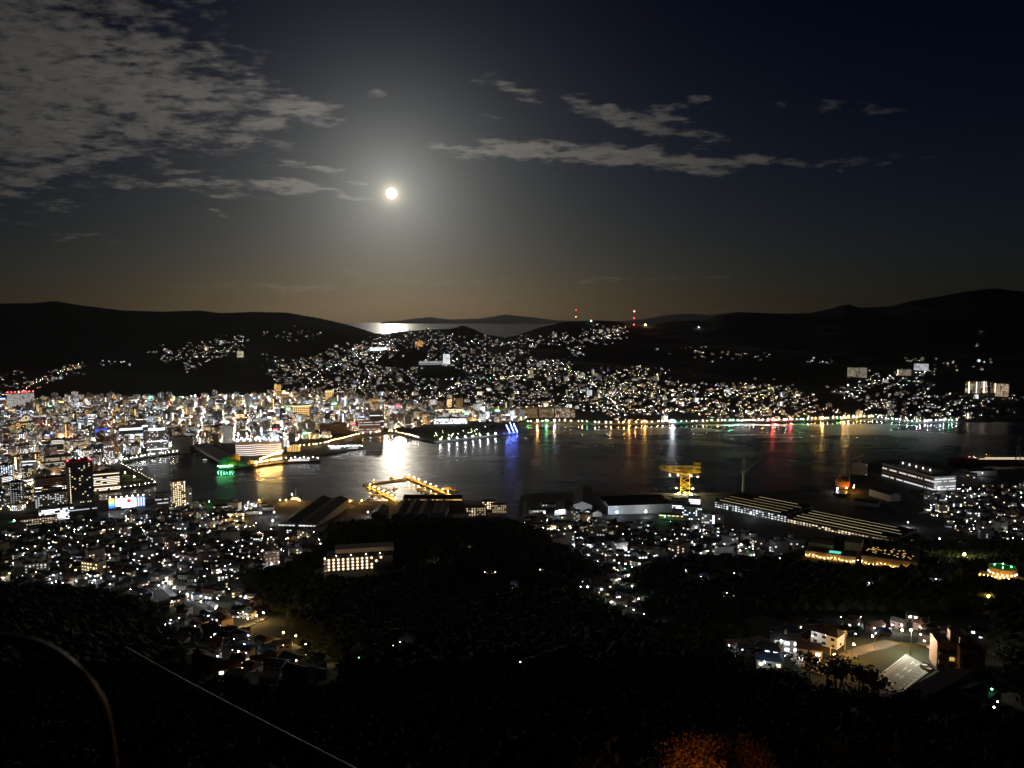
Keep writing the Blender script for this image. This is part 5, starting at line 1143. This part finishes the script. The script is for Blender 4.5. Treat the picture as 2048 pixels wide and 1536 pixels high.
hillside([(520,664),(640,662),(640,682),(565,680)], 30, COOLT)
hillside([(525,708),(556,715),(580,770),(560,775)], 40, COOLT)
hillside([(90,752),(160,725),(165,735),(150,748),(100,772)], 36, COOLT); hillside([(190,722),(275,722),(270,730),(200,732)], 10, COOLT)
hillside([(-60,745),(60,748),(98,752),(72,790),(30,800),(-60,800)], 120, WARMT)
hillside([(1250,760),(1420,766),(1520,772),(1600,792),(1660,815),(1640,838),(1250,843),(1200,825)], 560, WARMT, (15, 60, 200), holes=[(1340,835,60,6)])
hillside([(1400,765),(1560,765),(1640,800),(1560,810)], 70, COOLT)
hillside([(1235,738),(1330,738),(1330,752),(1240,750)], 30, [('yellow', .7), ('white', .3)], (90, 160))
hillside([(1395,702),(1560,708),(1560,720),(1400,718)], 26, COOLT); hillside([(1610,715),(1665,715),(1665,728),(1610,728)], 12, COOLT)
hillside([(1690,775),(1760,755),(1840,762),(1935,792),(1985,815),(1930,838),(1760,830),(1690,805)], 210, COOLT, (10, 30, 90))
hillside([(1690,742),(1760,750),(1860,740),(1860,758),(1750,770),(1700,762)], 60, COOLT, (20, 60, 120))
hillside([(1650,770),(1690,775),(1690,800),(1660,795)], 14, COOLT); hillside([(1790,712),(1980,720),(1980,745),(1860,738)], 30, MIXT)
hillside([(1945,645),(2020,720),(1950,710)], 12, COOLT, houses=.3); hillside([(1300,700),(1440,690),(1450,720),(1330,720)], 18, COOLT, houses=.4)
hillside([(1660,826),(1780,832),(1920,838),(1915,843),(1700,838)], 60, MIXT, (60, 140)); hillside([(1940,790),(2060,790),(2060,830),(1950,830)], 26, COOLT)
def street(pts, n, tab, strengths, r=.4):
    P = np.array(pts, float); d = np.r_[0, np.cumsum(np.hypot(*np.diff(P, axis=0).T))]; t_ = np.linspace(0, d[-1], n)
    W, ok = hit(np.interp(t_, d, P[:, 0]) + rng.normal(0, 1.0, n), np.interp(t_, d, P[:, 1]) + rng.normal(0, .5, n))
    for (x, y, z), o_ in zip(W, ok):
        if o_: far_lamp(x, y, z, pick(tab), random.choice(strengths), r, 7)
for pts, n, tab in (([(690, 800), (735, 765), (750, 730), (765, 700), (790, 680)], 26, MIXT), ([(1245, 822), (1205, 790), (1180, 762), (1140, 745), (1125, 728)], 26, COOLT), ([(20, 800), (60, 775), (95, 756), (130, 742), (165, 728)], 22, WARMT), ([(600, 790), (640, 745), (700, 720), (745, 697)], 22, COOLT), ([(860, 815), (900, 780), (960, 762), (1040, 755), (1110, 750)], 28, MIXT), ([(880, 660), (960, 690), (1060, 690), (1150, 676), (1240, 660)], 28, COOLT), ([(1000, 818), (1100, 815), (1200, 818), (1300, 826), (1420, 824), (1560, 828)], 44, WARMT), ([(1690, 800), (1740, 770), (1800, 752), (1860, 745)], 20, COOLT), ([(1240, 790), (1330, 785), (1430, 790), (1540, 800)], 24, WARMT), ([(0, 870), (60, 880), (120, 880), (200, 900), (240, 918)], 20, WARMT), ([(0, 990), (30, 960), (60, 935), (75, 905), (60, 880)], 22, WARMT), ([(400, 888), (480, 878), (560, 868), (640, 852), (720, 848)], 34, WARMT), ([(600, 868), (630, 856), (640, 845), (620, 838), (596, 842)], 18, [('amber', .6), ('orange', .4)])):
    street(pts, n, tab, (60, 150, 320))
for k, g in hill_houses.items():
    o = g.build('hillside_' + {'wall': 'walls', 'roof': 'roofs', 'lit_window': 'windows'}.get(k, k + 's'), kind='stuff')
    if o is not None: tag(o, 'countless %s of small houses covering the far hillsides' % k.replace('_', ' '), 'houses')

# ------------------------------------------------------------------ the near towns: houses and street lamps
TOWNS = [([(0,1062),(130,1052),(230,1030),(330,1014),(420,1012),(545,1010),(550,1062),(640,1068),(650,1100),(560,1140),(500,1155),(440,1190),(330,1225),(250,1195),(120,1180),(0,1180)], 390, 235, 'in the town above the near quay', [('white', .66), ('cool', .14), ('warm', .14), ('amber', .06)]),
 ([(410,1045),(540,1020),(556,1050),(520,1062),(430,1060)], 0, 26, 'near the double gabled factory', [('amber', .5), ('white', .4), ('warm', .1)]),
 ([(340,1235),(470,1170),(520,1200),(480,1262),(560,1300),(640,1325),(655,1362),(480,1372),(400,1335),(320,1275)], 78, 34, 'by the lane below the wood', [('white', .6), ('warm', .25), ('amber', .15)]),
 ([(1045,1050),(1090,1035),(1250,1048),(1420,1050),(1600,1090),(1650,1110),(1600,1128),(1430,1122),(1310,1132),(1245,1160),(1180,1130),(1100,1090)], 210, 120, 'below the shipyard halls', [('white', .72), ('cool', .12), ('warm', .12), ('green', .04)]),
 ([(1150,1165),(1240,1160),(1290,1235),(1320,1300),(1260,1250),(1200,1205)], 36, 14, 'along the steep lane', [('white', .8), ('green', .1), ('warm', .1)]),
 ([(1500,1300),(1570,1265),(1650,1238),(1740,1250),(1720,1290),(1640,1320),(1560,1335)], 26, 13, 'beside the orange lane', [('white', .75), ('warm', .15), ('cool', .1)]),
 ([(1730,1262),(1800,1250),(1960,1265),(1970,1300),(1880,1300),(1800,1275)], 16, 6, 'on the terrace above the floodlit lot', [('white', .6), ('warm', .4)]),
 ([(1850,985),(1950,975),(2060,960),(2060,1095),(1990,1085),(1900,1060),(1850,1030)], 110, 66, 'on the slope behind the dock', [('white', .7), ('cool', .2), ('warm', .1)])]
SCATTER = [(790,1308),(800,1300),(722,1340),(1082,1150),(935,1104),(968,1157),(1020,1180),(1160,1185),(1175,1186),(1340,1157),(1372,1152),(1400,1165),(1455,1200),(1470,1158),(1565,1145),(1462,1310),(1480,1320),(1975,1408),(1985,1440),(1990,1460),(1325,1258),(1740,1180),(1870,1170),(1690,1140),(880,1135),(1045,1350),(1820,1248),(1745,1270),(710,1120),(460,1190),(1505,1295),(1525,1345),(1600,1345)]
near_houses = []; near_lamps = []
for poly, nh, nl, where, tab in TOWNS:
    if nh:
        P = poly_pts(poly, nh * 2); W, ok = hit(P[:, 0], P[:, 1])
        kept = []
        for (x, y, z), o_ in zip(W, ok):
            if not o_ or inwater(x, y) or not free(x, y, 6): continue
            if any((x - a_) ** 2 + (y - b_) ** 2 < 100 for a_, b_ in kept): continue
            kept.append((x, y)); near_houses.append((x, y, z, where))
            if len(kept) >= nh: break
    P = poly_pts(poly, nl); W, ok = hit(P[:, 0], P[:, 1])
    for (x, y, z), o_ in zip(W, ok):
        if o_ and free(x, y, 1): near_lamps.append((x, y, z, where, tab))
W, ok = hit([a_ for a_, b_ in SCATTER], [b_ for a_, b_ in SCATTER])
for (x, y, z) in W:
    near_lamps.append((x, y, z, 'alone in the woods', [('white', .7), ('warm', .2), ('green', .1)]))
    if free(x + 5, y + 7, 5): near_houses.append((x + 5, y + 7, ground(x + 5, y + 7), 'alone in the woods'))
near_houses.sort(key=lambda q: q[1]); near_lamps.sort(key=lambda q: q[1])
HB = Bld(); HPOS = []
for i, (x, y, z, where) in enumerate(near_houses):
    wl = random.choice(['white', 'white', 'beige', 'grey', 'pinkish', 'brown']); rfc = random.choice(['grey', 'brown', 'blue', 'black']); rot = random.uniform(-.8, .8); w_ = random.uniform(7, 12); d = random.uniform(6.5, 9)
    HPOS.append((x, y, 8)); z -= .3
    big = random.random() < .1 and y > 800
    if i < 300:
        B = Bld()
        if big:
            nf = midrise(B, random.uniform(14, 24), 11, random.uniform(9, 18), random.choice(['gallery', 'flats', 'hotel']), wl, False, .2, None, .9)
            raise_building(B, 'small_block', '%s %s storey flats %s' % (wl, NUM[nf], where), 'building', (x, y, z), rot * .6, 'small flats in the near towns')
        else:
            st = random.choice([1, 2, 2, 2]); house(B, w_, d, wl, rfc, False, random.choice([.08, .15, .4]), 3.2 if st == 1 else 5.8)
            lw = len(B['lit_window'].f); cond = 'unlit' if lw == 0 else ('one lit window' if lw == 1 else 'lit windows')
            if not B['window'].f: B.pop('window')
            raise_building(B, 'house', '%s %s storey house, %s roof, %s, %s' % (wl, NUM[st], rfc, cond, where), 'house', (x, y, z), rot, 'houses of the near towns')
    else:
        HB.at(x, y, z, rot)
        if big: midrise(HB, random.uniform(14, 24), 11, random.uniform(9, 18), 'flats', wl, True, .2, None, .9)
        else: house(HB, w_, d, wl, rfc, True, .2)
for k, g in HB.items():
    o = g.build('town_' + {'wall': 'walls', 'roof': 'roofs', 'lit_window': 'windows'}.get(k, k + 's'), kind='stuff')
    if o is not None: tag(o, 'remaining %s of the near town houses by the shore' % k.replace('_', ' '), 'houses')
SAYC = {'white': 'white', 'cool': 'bluish white', 'warm': 'warm white', 'amber': 'amber', 'green': 'greenish', 'orange': 'orange'}
for i, (x, y, z, where, tab) in enumerate(near_lamps):
    c = pick(tab); s = random.choice([40, 150, 450, 1200]); r_ = random.choice([.17, .22, .27])
    s = s * .35 if y < 480 else s; HPOS.append((x, y, 5))
    if i < 120: lamp(x, y, z, c, s, '%s street lamp %s' % (SAYC[c], where), '%s street lamps %s' % (SAYC[c], where), r_, random.choice([5, 6]))
    else: far_lamp(x, y, z, c, s, r_, 5.5)

# ------------------------------------------------------------------ trees
def leaf_cloud(n, rx, rz, zc, size, seed, clumps=14):
    """leaf faces gathered in uneven clumps through a crown's volume"""
    rr = np.random.default_rng(seed); cc = rr.normal(0, 1, (clumps, 3)); cc /= np.linalg.norm(cc, axis=1)[:, None]; cc *= rr.uniform(.25, .85, (clumps, 1)); k = rr.integers(0, clumps, n)
    p = cc[k] + rr.normal(0, .19, (n, 3)); p *= (rx, rx, rz); p[:, 2] += zc
    a = rr.normal(0, 1, (n, 3)); a /= np.linalg.norm(a, axis=1)[:, None]; b = np.cross(a, rr.normal(0, 1, (n, 3))); b /= np.linalg.norm(b, axis=1)[:, None]
    s = size * rr.uniform(.6, 1.3, (n, 1))
    V = np.stack([p - a * s, p - b * s * .6, p + a * s, p + b * s * .6], 1).reshape(-1, 3)
    return V, np.arange(4 * n).reshape(n, 4)
def tree_meshes(n, rx, rz, h, size, seed, mat):
    V, Q = leaf_cloud(n, rx, rz, h, size, seed); o = grid_mesh('crown', V, Q, [mat]); cm = o.data; bpy.data.objects.remove(o)
    g = G(); g.cyl(0, 0, -1, h * .045 + .06, h * .75 + 1, M_BARK, 7, h * .02)
    for i in range(4): a_ = i * 1.6; g.beam((0, 0, h * (.45 + .08 * i)), (rx * .55 * math.cos(a_), rx * .55 * math.sin(a_), h * (.75 + .07 * i)), h * .014, M_BARK)
    o = g.build('trunk'); tm = o.data; bpy.data.objects.remove(o); return tm, cm
TP = [tree_meshes(260, 3.4 + .4 * i, 2.8 + .3 * i, 6 + .6 * i, .55, 40 + i, M_LEAF) for i in range(4)]
def tree(x, y, z, s, label, group, k=None, name='tree'):
    o = thing(name, label, 'tree', (x, y, z), random.uniform(0, 6.28), group); o.scale = (s, s, s)
    for n_, me in zip(('trunk', 'crown'), TP[k if k is not None else random.randrange(4)]):
        q = bpy.data.objects.new(n_, me); col.objects.link(q); q.parent = o
    HPOS.append((x, y, 3)); return o
for a_, b_ in poly_pts([(850, 868), (900, 856), (990, 853), (994, 864), (880, 880)], 34):
    x, y = at(a_, b_, 3.4); tree(x, y, 3.4, random.uniform(.8, 1.3), 'round park tree on the lamp lined harbour lawn', 'harbour park trees'); 
    if random.random() < .8: far_lamp(x + 5, y - 6, 3.4, random.choice(['yellow', 'warm', 'white']), 60, .4, 4)
for poly, n_, lab in (([(60, 1062), (250, 1040), (250, 1052), (60, 1078)], 16, 'dark street tree in front of the white office blocks'), ([(1110, 1046), (1260, 1052), (1260, 1060), (1110, 1058)], 12, 'tree along the shipyard road'), ([(1760, 985), (1900, 992), (1900, 1000), (1760, 1000)], 14, 'tree on the slope below the long white office'), ([(600, 1300), (650, 1310), (640, 1350), (610, 1340)], 5, 'tree by the lamp lit end of the lower lane'), ([(1715, 1385), (1760, 1400), (1755, 1410), (1712, 1398)], 4, 'tree at the dark edge of the floodlit lot'), ([(1610, 1362), (1700, 1372), (1700, 1385), (1620, 1378)], 6, 'tree below the orange lane'), ([(1330, 1055), (1420, 1045), (1420, 1060), (1330, 1068)], 6, 'tree near the yard office')):
    P = poly_pts(poly, n_); W, ok = hit(P[:, 0], P[:, 1])
    for x, y, z in W: tree(x, y, z, random.uniform(.9, 1.4), lab, lab.replace('tree ', 'trees ').replace('dark ', ''))
# forest on the near slopes: one mass of crowns
gx = []
P = []
for yv in np.arange(95, 1130, 7.5):
    xs_ = np.arange(-0.82 * yv - 30, 0.82 * yv + 30, 7.5); P.append(np.stack([xs_ + rng.uniform(-3, 3, len(xs_)), np.full(len(xs_), yv) + rng.uniform(-3, 3, len(xs_))], 1))
P = np.vstack(P); zf = height(P[:, 0], P[:, 1])
D_ = P[:, 1] * CP + (CAMZ - zf) * SP; ppx = 1024 + F * P[:, 0] / D_; ppy = 768 + F * ((CAMZ - zf) * CP - P[:, 1] * SP) / D_
keep = zf > 12
for poly, *_ in TOWNS: keep &= ~inside(np.array(poly, float), ppx, ppy)
keep &= ~((P[:, 0] > 300) & (P[:, 1] > 980) & (P[:, 0] < 900)); keep &= ~((P[:, 1] > 1000) & (ppx < 660)); keep &= (rng.random(len(P)) < .93)
lampsxy = np.array([(a_, b_) for a_, b_, *_ in HPOS] + [(a_, b_) for a_, b_, _ in HERO]); lampr = np.array([q[2] for q in HPOS] + [q[2] for q in HERO])
for poly in ([(1470,1225),(1990,1225),(2000,1480),(1940,1450),(1760,1432),(1600,1392),(1470,1350)], [(330,1230),(480,1165),(560,1230),(680,1330),(680,1400),(470,1405),(380,1370)], [(640,1140),(790,1140),(760,1162),(640,1168)]): keep &= ~inside(np.array(poly, float), ppx, ppy)
keep &= ~((P[:, 1] < 118) & (ppx > 1290) & (ppx < 1600))
for (a_, b_), r_ in zip(lampsxy, lampr):
    if b_ < 1200: keep &= (P[:, 0] - a_) ** 2 + (P[:, 1] - b_) ** 2 > (r_ + 1) ** 2
P = P[keep]; zf = zf[keep]
# each crown: a squashed bumpy lump of 10-sided rings
rings_ = np.array([(0.55, .0), (1.0, .35), (.85, .75), (.35, 1.0)]); nn_ = 7
ang2 = np.arange(nn_) * 2 * math.pi / nn_
unit = np.concatenate([np.stack([r_ * np.cos(ang2), r_ * np.sin(ang2), np.full(nn_, h_)], 1) for r_, h_ in rings_])
fq = np.array([(j * nn_ + i, j * nn_ + (i + 1) % nn_, (j + 1) * nn_ + (i + 1) % nn_, (j + 1) * nn_ + i) for j in range(3) for i in range(nn_)] + [(3 * nn_ + 0, 3 * nn_ + 2, 3 * nn_ + 4, 3 * nn_ + 5)])
near_ = P[:, 1] < 330
for o in bpy.data.objects:
    if o.name.startswith('street_lamp') and o.location.y < 1150: near_ |= (P[:, 0] - o.location.x) ** 2 + (P[:, 1] - o.location.y) ** 2 < 26 ** 2
Pn, zn = P[near_], zf[near_]; P, zf = P[~near_], zf[~near_]
lv = [leaf_cloud(170, 4.4, 3.4, 5.2, .62, 300 + i, 12) for i in range(8)]; VL = []
for i, ((x, y), z) in enumerate(zip(Pn, zn)):
    a_ = rng.uniform(0, 6.28); c_, s_ = math.cos(a_), math.sin(a_); v = lv[i % 8][0] * rng.uniform(.75, 1.25); VL.append(np.stack([c_ * v[:, 0] - s_ * v[:, 1] + x, s_ * v[:, 0] + c_ * v[:, 1] + y, v[:, 2] + z], 1))
VL = np.vstack(VL); o = grid_mesh('near_forest', VL, np.arange(len(VL)).reshape(-1, 4), [M_LEAF2]); o['kind'] = 'stuff'; tag(o, 'unlit leafy woods on the steep slope just under the lookout', 'forest')
N = len(P); sc_ = rng.uniform(.75, 1.3, (N, 1, 1)); jit = 1 + rng.normal(0, .17, (N, len(unit), 3))
VV = unit[None] * jit * sc_ * np.array([4.9, 4.9, 6.2]); VV[:, :, 0] += P[:, 0, None]; VV[:, :, 1] += P[:, 1, None]; VV[:, :, 2] += zf[:, None] + 1.2
QQ = (fq[None] + (np.arange(N) * len(unit))[:, None, None]).reshape(-1, 4)
o = grid_mesh('forest', VV.reshape(-1, 3), QQ, [M_LEAF2]); o['kind'] = 'stuff'; tag(o, 'dark unlit forest covering the near mountain slopes', 'forest')
# near trees in the orange light of a lamp just below the lookout
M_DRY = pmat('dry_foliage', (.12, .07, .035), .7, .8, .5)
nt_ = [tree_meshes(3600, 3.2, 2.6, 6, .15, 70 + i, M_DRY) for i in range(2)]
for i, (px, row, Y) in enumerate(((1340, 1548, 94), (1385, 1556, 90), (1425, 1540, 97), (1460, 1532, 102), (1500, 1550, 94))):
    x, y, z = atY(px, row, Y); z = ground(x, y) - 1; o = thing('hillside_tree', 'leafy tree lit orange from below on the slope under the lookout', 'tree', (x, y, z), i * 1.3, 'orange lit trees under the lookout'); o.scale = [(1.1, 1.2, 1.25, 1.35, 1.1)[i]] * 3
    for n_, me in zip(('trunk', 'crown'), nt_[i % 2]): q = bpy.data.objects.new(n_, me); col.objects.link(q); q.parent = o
x, y, z = atY(1440, 1585, 82); z = ground(x, y); lamp(x, y, z, 'sodium', 950, 'orange path lamp hidden among leaves under the lookout', None, .22, 4.2)
def tube(g, pts, r, m, n=10):
    pts = [Vector(p) for p in pts]; v = []; f = []; u = None
    for i, p in enumerate(pts):
        d = (pts[min(i + 1, len(pts) - 1)] - pts[max(i - 1, 0)]).normalized(); u = d.orthogonal().normalized() if u is None else (u - d * u.dot(d)).normalized(); w2 = d.cross(u)
        v += [tuple(p + (u * math.cos(6.2832 * k / n) + w2 * math.sin(6.2832 * k / n)) * r) for k in range(n)]
    for i in range(len(pts) - 1): f += [(i * n + k, i * n + (k + 1) % n, (i + 1) * n + (k + 1) % n, (i + 1) * n + k) for k in range(n)]
    g.add(v, f, m)
# ropeway cable and lookout handrail
A = Vector(atY(722, 1542, 30)); Bq = Vector(atY(255, 1295, 86)); d = Bq - A
o = thing('ropeway_cable', 'pale ropeway cable slanting down across the dark slope', 'cable', tuple(A)); g = G(); N_ = 40
pts = [A + d * (t_ / N_ * 1.02) - Vector((0, 0, .15 * math.sin(math.pi * t_ / N_))) for t_ in range(-6, N_ + 1)]
tube(g, [p - A for p in pts], .03, pmat('bright_steel_wire', (.8, .8, .8), .4, 3, .1, .9), 8)
g.build('cable', o)
ctrl = [(-160, 1278, 3.1), (-40, 1274, 3.0), (40, 1281, 2.9), (100, 1302, 2.8), (150, 1340, 2.7), (188, 1384, 2.75), (212, 1440, 2.95), (232, 1580, 3.2)]
pts = [Vector(atY(*q)) for q in ctrl]; o = thing('lookout_handrail', 'rounded dark bronze handrail of the lookout close to the viewer', 'railing', (pts[3].x, pts[3].y, pts[3].z - 1.1)); org = Vector(o.location); g = G()
dn = []
for i in range(len(pts) - 1):
    p0, p1_, p2_, p3_ = pts[max(i - 1, 0)], pts[i], pts[i + 1], pts[min(i + 2, len(pts) - 1)]
    for k in range(6): t_ = k / 6; dn.append(.5 * ((2 * p1_) + (p2_ - p0) * t_ + (2 * p0 - 5 * p1_ + 4 * p2_ - p3_) * t_ ** 2 + (3 * p1_ - p0 - 3 * p2_ + p3_) * t_ ** 3))
dn.append(pts[-1])
tube(g, [p - org for p in dn], .021, pmat('bronze', (.16, .10, .07), .45, 8, .2, .5), 12)
g.build('rail', o, smooth=True)
for i in (0, 7): g = G(); g.beam(pts[i] - org, pts[i] - org - Vector((0, 0, 1.15)), .018, M_DARK, 8); g.build('post', o)

# utility poles of the lower settlement
for px, row, h_ in ((1856, 1262, 11), (1897, 1282, 10), (1690, 1300, 9), (1660, 1325, 9), (1570, 1300, 9)):
    p = gpt(px, row); o = thing('utility_pole', 'concrete utility pole with crossarms in the lower settlement', 'pole', tuple(p), random.uniform(-.5, .5), 'utility poles of the lower settlement')
    g = G(); g.cyl(0, 0, -1, .2, h_ + 1, M_CONC, 8, .12); g.build('post', o)
    for k in (.82, .93): g = G(); g.box(0, 0, h_ * k, 1.8, .12, .12, M_STEEL, True); a_ = g.build('crossarm', o); g = G(); [g.cyl(x_, 0, h_ * k + .12, .06, .2, M_WHITE, 6) for x_ in (-.8, 0, .8)]; g.build('insulator', a_, 'stuff')
    g = G(); g.cyl(.35, 0, h_ * .68, .22, .7, M_STEEL, 8); g.build('transformer', o)
o = far_lamps.build('distant_street_lights', kind='stuff'); tag(o, 'countless small street lights over the far city and hillsides', 'lights')
# ------------------------------------------------------------------ the night air
g = G(); g.box(0, 0, -17, 70000, 70000, 587, M_CONC, True); o = g.build('haze', kind='stuff'); tag(o, 'thin moonlit haze over the harbour and the far sea', 'haze')
m = bpy.data.materials.new('night_air'); m.use_nodes = True; m.node_tree.nodes.clear(); t = NT(m.node_tree)
vp = t.n('ShaderNodeVolumePrincipled'); vp.inputs['Color'].default_value = (.9, .94, 1, 1); vp.inputs['Density'].default_value = 7e-6; vp.inputs['Anisotropy'].default_value = .75
t.n('ShaderNodeOutputMaterial', i_Volume=vp.outputs[0]); o.data.materials.clear(); o.data.materials.append(m)
